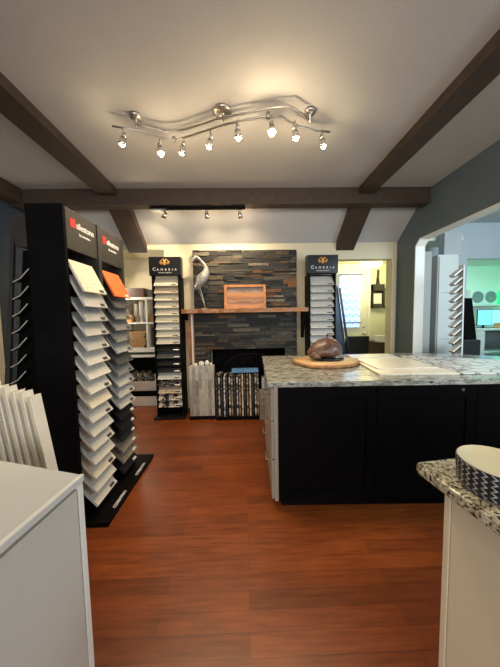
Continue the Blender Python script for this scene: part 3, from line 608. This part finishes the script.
# ------------------------------------------------------------------ track lights
t = thing('track_light', 'wavy brushed nickel eight head track light hung under the ceiling', 'ceiling light', (-0.13, 2.0, 2.97))
o0 = Vector((-0.13, 2.0, 2.97))
def loc_(pts, z): return [Vector((x, y, z))-o0 for x, y in pts]
low = [(-0.974, 2.024), (-0.853, 2.054), (-0.719, 2.107), (-0.618, 2.164), (-0.552, 2.187), (-0.469, 2.153), (-0.279, 2.076), (-0.132, 2.014), (-0.002, 1.975), (0.145, 1.937), (0.204, 1.937), (0.306, 1.928), (0.375, 1.984), (0.462, 2.034), (0.615, 2.076), (0.715, 2.087)]
upr = [(-0.793, 2.041), (-0.709, 2.083), (-0.604, 2.12), (-0.439, 2.093), (-0.271, 2.031), (-0.129, 1.973), (0.072, 1.927), (0.249, 1.883), (0.355, 1.874), (0.438, 1.927), (0.521, 1.992)]
b = bm_(); tube(b, loc_(low, 2.88), 0.0075, 8); obj('lower_rail', b, 'nickel', t)
b = bm_(); tube(b, loc_(upr, 2.905), 0.0075, 8); obj('upper_rail', b, 'nickel', t)
for (x, y, r) in ((-0.13, 1.995, 0.068), (-0.80, 2.04, 0.042), (0.53, 1.995, 0.042)):
    b = bm_(); lathe(b, [(0, 0), (r, 0.0), (r*1.02, -0.012), (r*0.9, -0.022), (r*0.3, -0.027), (0.007, -0.03), (0.006, -0.088), (0, -0.09)][::-1], Matrix.Translation(Vector((x, y, 2.97))-o0), 24); obj('canopy', b, 'nickel', t)
# connectors
for (a, c) in (((-0.552, 2.187), 0), ((0.204, 1.937), 0)):
    b = bm_(); tube(b, [Vector((a[0], a[1], 2.87))-o0, Vector((a[0], a[1], 2.91))-o0], 0.014, 8); obj('rail_connector', b, 'nickel', t)
heads = [(-0.901, 2.0, (-0.7, 0.05)), (-0.659, 2.078, (0.4, -0.3)), (-0.47, 2.138, (-0.6, 0.3)), (-0.237, 2.034, (-0.6, 0.2)), (-0.02, 2.002, (0.1, 0.3)), (0.229, 1.91, (0.0, -0.6)), (0.41, 1.971, (0.4, 0.1)), (0.646, 2.047, (0.5, 0.1))]
def head(parent, rel, tilt, top, lit=True, hot=False, world=None, energy=20):
    ax = Vector((tilt[0]*0.5, tilt[1]*0.5, -1)).normalized(); q = Vector((0, 0, -1)).rotation_difference(ax).to_matrix().to_4x4()
    mm = Matrix.Translation(rel) @ q
    b = bm_(); tube(b, [rel + Vector((0, 0, 0.035)), Vector((rel.x, rel.y, top))], 0.006, 8); lathe(b, [(0, 0.0), (0.016, 0.0), (0.016, 0.03), (0.01, 0.042), (0, 0.044)], mm, 14)
    h = obj('lamp_head', b, 'nickel', parent)
    b = bm_(); lathe(b, [(0.021, 0.005), (0.026, -0.03), (0.031, -0.055), (0.029, -0.055), (0.024, -0.03), (0.018, 0.003)], mm, 16); obj('glass_shade', b, 'chrome', h)
    b = bm_(); lathe(b, [(0, -0.01), (0.012, -0.012), (0.021, -0.042), (0.018, -0.056), (0, -0.062)][::-1], mm, 16); obj('bulb', b, 'bulbhot' if hot else ('bulb' if lit else 'glass'), h)
    if lit:
        base = (world + ax*0.09)
        light('lamp_beam', 'SPOT', base, energy, (1.0, 0.78, 0.50), 0.02, aim=base+ax, spot_size=math.radians(125), spot_blend=0.9)
        light('lamp_spill', 'POINT', base+ax*0.02, energy*(0.085 if not hot else 0.30), (1.0, 0.76, 0.46), 0.02)
for i, (x, y, tl) in enumerate(heads):
    # nearest rail point above the head
    near = min(low, key=lambda p: (p[0]-x)**2)
    k0 = Vector((x, y, 2.80)); top = 2.88-2.97
    pr = Vector((x, near[1], 0))
    rel = Vector((x, near[1]-0.01, 2.805))-o0
    head(t, rel, tl, top, True, i == 5, rel+o0)
t = thing('track_light', 'short dark track bar with three heads under the crossbeam', 'ceiling light', (-0.53, 3.20, 2.779))
o0 = Vector((-0.53, 3.20, 2.779))
b = bm_(); bx(b, -0.60, 0.57, -0.018, 0.018, -0.03, 0.0); obj('track_bar', b, 'black', t, bevel=0.003)
b = bm_(); bx(b, -0.60, -0.40, -0.03, 0.03, -0.045, -0.0305); obj('power_feed', b, 'greyplastic', t)
for x, lit in ((-0.945, True), (-0.44, True), (-0.03, True)):
    rel = Vector((x, 3.20, 2.70))-o0
    head(t, rel, (0.3 if x > -0.2 else (0.1 if x > -0.9 else -1.6), 1.5), -0.031, lit, False, rel+o0, energy=27)

# ------------------------------------------------------------------ kitchen island
IR = math.radians(-1.6)
isl = thing('kitchen_island', 'long black panelled kitchen island with taupe drawer end', 'kitchen island', (0.155, 1.735, 0.0), IR)
b = bm_(); bx(b, 0.075, 2.70, 0.02, 0.95, 0.07, 0.913); obj('cabinet_body', b, 'islandblack', isl)
b = bm_(); bx(b, 0.10, 2.68, 0.05, 0.90, 0.0, 0.07); obj('toe_kick', b, 'black', isl)
for x0, x1 in ((0.075, 0.775), (0.779, 1.479), (1.483, 2.183)):
    b = bm_()
    bx(b, x0, x1, 0.008, 0.0195, 0.07, 0.913); bx(b, x0, x0+0.07, 0.0, 0.0082, 0.07, 0.913); bx(b, x1-0.07, x1, 0.0, 0.0082, 0.07, 0.913); bx(b, x0+0.07, x1-0.07, 0.0, 0.0082, 0.07, 0.15); bx(b, x0+0.07, x1-0.07, 0.0, 0.0082, 0.83, 0.913)
    obj('back_panel', b, 'islandblack', isl, bevel=0.001)
b = bm_(); bx(b, 0.048, 0.0745, 0.008, 0.95, 0.065, 0.913); obj('end_frame', b, 'taupe', isl)
for y0, y1 in ((0.02, 0.46), (0.47, 0.93)):
    for z0, z1 in ((0.075, 0.37), (0.378, 0.66), (0.668, 0.903)):
        b = bm_(); bx(b, 0.026, 0.0475, y0, y1, z0, z1); dr = obj('drawer', b, 'taupe', isl, bevel=0.002)
        ym = (y0+y1)/2; zm = z1-0.09
        b = bm_(); tube(b, [(0.025, ym-0.06, zm), (-0.004, ym-0.06, zm), (-0.004, ym+0.06, zm), (0.025, ym+0.06, zm)], 0.006, 8); obj('handle', b, 'nickel', dr)
b = bm_(); bx(b, 1.37, 1.39, -0.004, -0.0002, 0.870, 0.890); obj('latch', b, 'nickel', isl)
b = bm_(); prism(b, [(0, 0), (2.78, 0), (2.78, 0.80), (1.85, 1.24), (0.015, 1.17)], 'z', 0.886, 0.926); 
bmesh.ops.bevel(b, geom=[e for e in b.edges], offset=0.006, segments=3, profile=0.6, affect='EDGES')
ct = obj('island_countertop', b, 'granite_island', loc=(0.155, 1.735, 0.028), rot=(0, 0, IR)); tag(ct, 'grey green veined granite countertop on the black island', 'countertop')
ct2z = 0.9545
# things on the island
t = thing('serving_board', 'pale live edge wooden board on the island', 'board', (0.775, 2.36, ct2z))
def wob(a): return 1+0.05*math.sin(3*a+1)+0.03*math.sin(5*a)
S2 = Matrix.Diagonal((1.0, 0.82, 1, 1))
b = bm_(); lathe(b, [(0, 0), (0.305, 0.0), (0.31, 0.018), (0.305, 0.036), (0.0, 0.0365)], S2, 48, wob); obj('wood_slab', b, 'boardwood', t)
b = bm_(); lathe(b, [(0.3112, 0.002), (0.318, 0.018), (0.3082, 0.035)], S2, 48, wob); bmesh.ops.delete(b, geom=[f for f in b.faces if len(f.verts) > 4], context='FACES'); bmesh.ops.solidify(b, geom=b.faces[:], thickness=0.001); obj('bark_rim', b, 'bark', t)
t = thing('carved_ornament', 'rounded brown marbled carved ornament with a pointed tip on the wooden board', 'ornament', (0.775, 2.36, ct2z+0.037))
b = bm_(); lathe(b, [(0, 0), (0.12, 0.0), (0.145, 0.012), (0.14, 0.025), (0.0, 0.026)], Matrix.Translation((0.03, 0, 0)) @ Matrix.Diagonal((1.0, 0.75, 1, 1)), 32); obj('dark_dish', b, 'blackgloss', t)
b = bm_(); bmesh.ops.create_icosphere(b, subdivisions=4, radius=1)
for v_ in b.verts:
    c_ = v_.co.copy(); u_ = max(0, c_.z)
    lob = max(0, -c_.x)**3*0.25*max(0, 0.5-c_.z)
    rr = 1+lob+0.02*math.sin(9*math.atan2(c_.y, c_.x))*max(0, c_.z)
    v_.co = Vector((c_.x*0.158*rr + 0.012*u_, c_.y*0.12*rr, 0.085 + (0.128*math.copysign(abs(c_.z)**1.15, c_.z) if c_.z > 0 else c_.z*0.058)))
    if c_.z > 0.988: v_.co.z += (c_.z-0.988)/0.012*0.008
for f in b.faces: f.smooth = True
obj('carved_body', b, 'gourd', t)
b = bm_(); tube(b, [(-0.075, -0.05, 0.055), (-0.125, -0.065, 0.058), (-0.160, -0.07, 0.048), (-0.175, -0.068, 0.045)], [0.04, 0.036, 0.022, 0.006], 12); obj('snout', b, 'gourd', t)
b = bm_(); tube(b, [(0.012, 0, 0.225), (0.016, 0, 0.243), (0.03, 0, 0.25)], [0.014, 0.008, 0.003], 8); obj('stem_tip', b, 'darkbrown', t)
def slab_on(nme, lb, pts, z, th, mat, extra=None):
    b = bm_(); prism(b, [(x*0.93, y*0.93) for x, y in pts], 'z', z, z+th); o = obj(nme, b, mat, bevel=0.002); return tag(o, lb, 'stone sample' if 'tile' not in nme else 'tile sample')
slab_on('stone_slab', 'large plain beige sample slab in the middle of the island', [(1.10, 1.985), (1.74, 1.96), (1.80, 2.69), (1.185, 2.69)], ct2z, 0.012, Q['cream'])
slab_on('stone_slab', 'second beige sheet lying on the large plain beige slab', [(1.17, 2.16), (1.70, 2.14), (1.74, 2.67), (1.20, 2.67)], ct2z+0.0125, 0.01, Q['cream'])
slab_on('stone_slab', 'white sample slab at the back edge of the island near the doorway', [(1.22, 2.75), (1.74, 2.75), (1.76, 3.01), (1.24, 3.00)], ct2z, 0.014, Q['white'])
slab_on('cobble_tile_sheet', 'grey lined irregular cobble mosaic sheet on the right of the island', [(1.76, 1.955), (2.72, 1.90), (2.72, 2.42), (1.93, 2.86), (1.82, 2.86)], ct2z, 0.012, 'cobble')

# ------------------------------------------------------------------ near right counter
t = thing('base_cabinet', 'cream base cabinet at the bottom right under speckled granite', 'cabinet', (0.640, 0.755, 0), math.radians(4))
b = bm_(); bx(b, 0.02, 0.95, -0.95, 0.0, 0.08, 0.883); obj('cabinet_body', b, 'creamcab', t)
b = bm_(); bx(b, 0.04, 0.90, -0.90, -0.05, 0, 0.08); obj('toe_kick', b, 'creamcab', t)
b = bm_(); bx(b, 0.0, 0.0195, -0.95, -0.022, 0.08, 0.883); obj('side_panel', b, 'creamcab', t, bevel=0.002)
b = bm_(); bx(b, -0.002, 0.0195, -0.0195, 0.003, 0.08, 0.883); obj('corner_stile', b, 'creamcab', t, bevel=0.003)
b = bm_(); prism(b, [(0.0, -1.1), (0.0, -0.015), (0.004, -0.006), (0.015, 0.0), (1.0, 0.0), (1.0, -1.1)], 'z', 0.886, 0.92)
bmesh.ops.bevel(b, geom=[e for e in b.edges if abs(e.verts[0].co.z-e.verts[1].co.z) < 1e-5], offset=0.007, segments=4, profile=0.5, affect='EDGES')
o = obj('granite_countertop', b, 'granite_near', loc=(0.566, 0.801, 0), rot=(0, 0, math.radians(6.5))); tag(o, 'speckled cream and black granite countertop at bottom right', 'countertop')
t = thing('patterned_bowl', 'round shallow bowl with black and white leaf pattern, cream inside', 'bowl', (0.713, 0.662, 0.9205))
b = bm_(); lathe(b, [(0.0, 0.0), (0.087, 0.0), (0.092, 0.004), (0.095, 0.014), (0.096, 0.074), (0.094, 0.077), (0.092, 0.075), (0.091, 0.066)], ID, 64)
bmesh.ops.delete(b, geom=[f for f in b.faces if len(f.verts) > 4 and f.calc_center_median().z > 0.03], context='FACES'); obj('outer_wall', b, 'leafpat', t)
b = bm_(); lathe(b, [(0.0915, 0.0765), (0.0935, 0.0785), (0.0915, 0.078), (0.088, 0.072), (0.06, 0.068), (0.0, 0.066)], ID, 64); b.faces.ensure_lookup_table(); bmesh.ops.delete(b, geom=[f for f in b.faces if len(f.verts) > 4 and f.calc_center_median().z > 0.072], context='FACES'); obj('cream_interior', b, 'bowlcream', t)

# ------------------------------------------------------------------ near left white cabinet
t = thing('white_cabinet', 'glossy white low cabinet at the bottom left corner', 'cabinet', (0, 0, 0))
P0, P1, P2, P3 = (-0.525, 0.785), (-1.02, 0.925), (-1.05, 0.20), (-0.585, 0.20)
b = bm_(); prism(b, [P0, P1, P2, P3], 'z', 0.901, 0.92); obj('top_panel', b, 'whitebox', t, bevel=0.002)
b = bm_(); prism(b, [(-0.552, 0.765), (-1.01, 0.89), (-1.04, 0.21), (-0.61, 0.21)], 'z', 0.05, 0.90); obj('cabinet_body', b, 'greybox', t)
b = bm_(); prism(b, [(-0.528, 0.782), (-0.55, 0.788), (-0.552, 0.767), (-0.531, 0.763)], 'z', 0.0, 0.90); obj('corner_post', b, 'whiteedge', t, bevel=0.001)
b = bm_(); prism(b, [(-0.532, 0.758), (-0.551, 0.761), (-0.606, 0.212), (-0.588, 0.21)], 'z', 0.02, 0.888); obj('side_door', b, 'greybox', t, bevel=0.001)
b = bm_(); prism(b, [(-0.5246, 0.785), (-0.537, 0.788), (-0.597, 0.20), (-0.5846, 0.20)], 'z', 0.9203, 0.9225); obj('edge_band', b, 'whiteedge', t)

# leaning cream slabs behind the white cabinet
for i in range(8):
    x = -0.965-0.036*i; top = 1.072+0.012*i + (0.008 if i % 2 else 0)
    r_ = thing('sample_board', 'cream sample board leaning behind the white cabinet, %s' % ['rightmost', 'second from right', 'third from right', 'fourth from right', 'with black handwriting', 'sixth from right', 'seventh from right', 'leftmost'][i], 'sample board', (x+0.155, 1.13, 0.004), group='cream boards leaning behind the white cabinet')
    lean = math.atan2(0.155, top); L = math.hypot(0.155, top)
    r_.rotation_euler = (0, -lean, 0)
    b = bm_(); bx(b, -0.019, -0.0045, -0.005, 0.05, 0, L); obj('board', b, 'sampleedge', r_)
    b = bm_(); bx(b, -0.004, 0.0005, -0.006, 0.05, 0, L+0.001); obj('facing', b, 'samplewhite', r_)
    if i == 4:
        b = bm_()
        for q in range(9):
            zz = L-0.10-0.018*q; tube(b, [(-0.015, -0.0062, zz), (-0.009, -0.0062, zz-0.005), (-0.014, -0.0062, zz-0.010), (-0.008, -0.0062, zz-0.013)], 0.0009, 5)
        obj('handwriting', b, 'ink', r_)

# ------------------------------------------------------------------ back room things
t = thing('flush_ceiling_lamp', 'lit round crystal flush lamp on the back room ceiling', 'ceiling light', (2.52, 4.95, 2.549))
b = bm_(); lathe(b, [(0, 0), (0.19, 0), (0.19, -0.02), (0, -0.021)][::-1], ID, 32); obj('ceiling_plate', b, 'nickel', t)
b = bm_(); lathe(b, [(0, -0.0215), (0.17, -0.022), (0.205, -0.05), (0.20, -0.17), (0.12, -0.20), (0, -0.202)][::-1], ID, 20); obj('lamp_shade', b, 'lampshade', t)
light('back_room_lamp_light', 'POINT', (2.52, 4.95, 2.22), 26, (1.0, 0.88, 0.50), 0.12)
t = thing('wall_organiser', 'black framed mail holder hanging on the back room wall', 'organiser', (2.98, 5.59, 1.58))
b = bm_(); bx(b, -0.13, 0.13, -0.09, -0.07, 0, 0.07); bx(b, -0.13, -0.11, -0.09, 0, 0, 0.50); bx(b, 0.11, 0.13, -0.09, 0, 0, 0.50); bx(b, -0.13, 0.13, -0.09, 0.0, 0.36, 0.50); bx(b, -0.11, 0.11, -0.012, 0, 0, 0.36); bx(b, -0.13, 0.13, -0.09, 0, -0.02, 0); obj('holder_frame', b, 'charcoal', t)
b = bm_(); bx(b, -0.09, 0.09, -0.06, -0.04, 0.005, 0.3); obj('paper_stack', b, 'whiteplastic', t)
b = bm_(); tube(b, [(-0.03, -0.05, 0.50), (0.0, -0.04, 0.80), (0.03, -0.05, 0.50)], 0.012, 6); tube(b, [(0.0, -0.04, 0.52), (0.01, -0.04, 0.82)], 0.02, 6); obj('strap', b, 'darkbrown', t)
t = thing('wall_frame', 'small dark framed picture at the right edge of the back room wall', 'picture', (3.24, 5.59, 1.55))
b = bm_(); bx(b, -0.10, -0.08, -0.03, 0, 0, 0.44); bx(b, 0.08, 0.1, -0.03, 0, 0, 0.44); bx(b, -0.08, 0.08, -0.03, 0, 0, 0.03); bx(b, -0.08, 0.08, -0.03, 0, 0.41, 0.44); obj('frame', b, 'charcoal', t)
b = bm_(); bx(b, -0.08, 0.08, -0.01, 0, 0.03, 0.41); obj('print', b, 'pebble', t)
t = thing('desk', 'dark wooden desk against the back room wall', 'desk', (3.0, 5.3, 0))
b = bm_(); bx(b, -0.25, 0.33, -0.3, 0.28, 0.80, 0.84); obj('desktop', b, 'darkbrown', t)
b = bm_(); bx(b, -0.23, 0.10, -0.28, 0.26, 0.0, 0.80); obj('pedestal', b, 'darkbrown', t)
b = bm_(); bx(b, 0.28, 0.32, -0.28, 0.26, 0.0, 0.80); obj('end_panel', b, 'darkbrown', t)
t = thing('monitor', 'slim black edged monitor on the dark back room desk', 'monitor', (3.17, 5.30, 0.841))
b = bm_(); bx(b, -0.10, 0.10, -0.08, 0.08, 0, 0.012); obj('foot', b, 'black', t)
b = bm_(); tube(b, [(0, 0, 0.012), (0.02, 0, 0.2)], 0.015, 8); obj('stand', b, 'black', t)
b = bm_(); prism(b, [(0.0, 0.08), (0.10, 0.52), (0.115, 0.52), (0.015, 0.08)], 'y', -0.2, 0.2); obj('screen', b, 'black', t)
simple('paper_stack', 'pale paper box beside the monitor on the back room desk', 'paper', 'whiteplastic', 2.90, 5.25, 0.841, 0.16, 0.2, 0.13)
def chair(nme, lb, x, y, rz, mat, zt=1.0, tilt=0.1):
    t = thing(nme, lb, 'chair', (x, y, 0), rz)
    b = bm_(); bx(b, -0.24, 0.24, -0.24, 0.24, 0.44, 0.52, bev=0.02); obj('seat', b, mat, t)
    b = bm_(); prism(b, [(0.20, 0.55), (0.25, 0.55), (0.25+tilt, zt), (0.20+tilt, zt)], 'x', -0.22, 0.22, bev=0.018); obj('backrest', b, mat, t)
    b = bm_(); bx(b, -0.03, 0.03, 0.18, 0.27, 0.43, 0.62); obj('back_support', b, 'black', t)
    b = bm_(); tube(b, [(0, 0, 0.06), (0, 0, 0.44)], 0.03, 10); obj('gas_lift', b, 'black', t)
    for i in range(5):
        a = 2*PI*i/5+0.3; b = bm_(); tube(b, [(0, 0, 0.09), (0.27*math.cos(a), 0.27*math.sin(a), 0.06)], [0.025, 0.015], 8); lg = obj('base_leg', b, 'black', t)
        b = bm_(); lathe(b, [(0, -0.02), (0.028, -0.02), (0.028, 0.02), (0, 0.02)], Matrix.Translation((0.27*math.cos(a), 0.27*math.sin(a), 0.0285)) @ Matrix.Rotation(PI/2, 4, 'X'), 12); obj('castor', b, 'black', lg)
    return t
chair('office_chair', 'black office chair in the back room beside the curtained door', 2.10, 4.85, PI, 'fabricblack', 1.02, 0.04)

# ------------------------------------------------------------------ side room things
t = thing('tall_cabinet', 'tall pale grey cabinet panel in the side room', 'cabinet', (2.98, 3.80, 0))
b = bm_(); bx(b, -0.13, 0.17, -0.15, 0.25, 0, 2.27); obj('cabinet_body', b, 'panelwhite', t)
b = bm_(); bx(b, -0.12, 0.16, -0.170, -0.152, 0.06, 2.24); obj('door', b, 'panelwhite', t, bevel=0.002)
simple('tall_side_panel', 'tall plain grey panel standing left of the pale cabinet', 'panel', 'tallgrey', 2.70, 3.79, 0.0, 0.18, 0.2, 2.33)
simple('bulkhead_board', 'grey board standing on top of the tall pale cabinet', 'panel', 'boardgrey', 3.14, 3.80, 2.2705, 0.26, 0.12, 0.36)
t = thing('display_tower', 'narrow white sample tower seen edge on in the side room', 'display stand', (2.52, 2.90, 0))
b = bm_(); prism(b, [(0.085, 0.03), (0.105, 0.03), (0.075, 1.98), (0.060, 1.98)], 'y', 0.01, 0.08); obj('back_column', b, 'panelwhite', t)
b = bm_(); bx(b, -0.10, 0.14, -0.02, 0.11, 0.0, 0.03) ; obj('base', b, 'black', t)
for z_ in (1.66, 1.10):
    b = bm_(); bx(b, -0.14, 0.06, 0.08, 0.086, z_, z_+0.006); obj('wire_arm', b, 'greyplastic', t)
for i in range(16):
    zz = 1.86-0.1*i; xo = 0.0018*i
    r_ = thing('edge_on_sample', 'pale sample slab on the side room tower, %s' % ORD[i], 'stone sample', (2.465+xo, 2.91, zz), group='samples on the side room tower')
    b = bm_(); prism(b, [(0, 0), (0.02, -0.012), (0.108, 0.065), (0.098, 0.078)], 'y', 0, 0.075); obj('slab', b, Q['white'], r_)
    b = bm_(); prism(b, [(0.022, -0.0135), (0.03, -0.02), (0.108, 0.048), (0.108, 0.0635)], 'y', 0.0, 0.075); obj('shelf_lip', b, 'black', r_)
chair('black_armchair', 'black chair with slanted back behind the island in the side room', 2.79, 3.34, PI+0.25, 'fabricblack', 1.07, 0.0)
b = bm_(); prism(b, [(3.62, 1.66), (3.76, 1.66), (4.02, 0.0), (3.80, 0.0)], 'y', 4.06, 4.12); o = obj('folding_panel', b, 'black'); tag(o, 'tall black tapered panel leaning at the office opening', 'panel')
t = thing('office_desk', 'pale desk with open shelves in the green lit office', 'desk', (5.9, 5.7, 0))
b = bm_(); bx(b, -0.6, 0.7, -0.3, 0.3, 1.02, 1.06); obj('desktop', b, 'whiteplastic', t)
b = bm_(); bx(b, -0.55, 0.65, -0.25, 0.28, 0.50, 0.54); obj('lower_shelf', b, 'whiteplastic', t)
b = bm_(); bx(b, -0.55, 0.65, 0.25, 0.28, 0.54, 1.02); obj('modesty_panel', b, 'greyplastic', t)
for x_ in (-0.57, 0.66):
    b = bm_(); bx(b, x_-0.02, x_+0.02, -0.28, 0.28, 0, 1.02); obj('leg', b, 'whiteplastic', t)
def monitor(x, y, z, w, h, mat, lb):
    t = thing('monitor', lb, 'monitor', (x, y, z), group='monitors on the office desk')
    b = bm_(); bx(b, -0.1, 0.1, -0.07, 0.07, 0, 0.012); obj('foot', b, 'black', t)
    b = bm_(); bx(b, -0.02, 0.02, 0.0, 0.02, 0.012, 0.15); obj('stand', b, 'black', t)
    b = bm_(); bx(b, -w/2, w/2, -0.02, 0.0, 0.06, 0.06+h); s_ = obj('casing', b, 'black', t)
    b = bm_(); bx(b, -w/2+0.01, w/2-0.01, -0.024, -0.0205, 0.07, 0.05+h); obj('display', b, mat, s_)
monitor(5.50, 5.62, 1.061, 0.34, 0.36, 'screen', 'left blue screened monitor on the office desk')
monitor(5.86, 5.66, 1.061, 0.32, 0.36, 'screen2', 'right pale blue monitor on the office desk')
simple('desk_box', 'small brown box on the office desk before the monitors', 'box', 'kraft', 5.72, 5.50, 1.061, 0.12, 0.08, 0.12)
t = thing('twin_speaker', 'white case with two round grey grilles mounted on the office wall', 'speaker', (6.1, 6.399, 1.62))
b = bm_(); bx(b, -0.33, 0.35, -0.14, 0, 0, 0.38); obj('casing', b, 'whiteplastic', t, bevel=0.02)
for x_ in (-0.16, 0.18):
    b = bm_(); lathe(b, [(0.06, 0.0), (0.145, 0.0), (0.145, 0.012), (0.10, 0.02), (0.06, 0.006), (0.0, 0.012)], Matrix.Translation((x_, -0.1405, 0.19)) @ Matrix.Rotation(PI/2, 4, 'X'), 28); obj('round_grille', b, 'greyplastic', t)
simple('wall_shelf', 'white wall shelf under the twin grille case in the office', 'shelf', 'whiteplastic', 6.15, 6.27, 1.585, 0.85, 0.25, 0.03)
simple('green_case', 'bright green lit box on the office wall at the picture edge', 'box', 'greenlit', 6.72, 6.22, 1.616, 0.36, 0.2, 0.34)
t = chair('office_chair', 'dark blue office chair at the right edge by the office desk', 6.02, 5.05, PI, 'navy', 1.22, 0.04)
simple('computer_case', 'black computer tower on the floor before the office desk', 'computer', 'black', 5.55, 4.92, 0.0, 0.35, 0.35, 0.86)
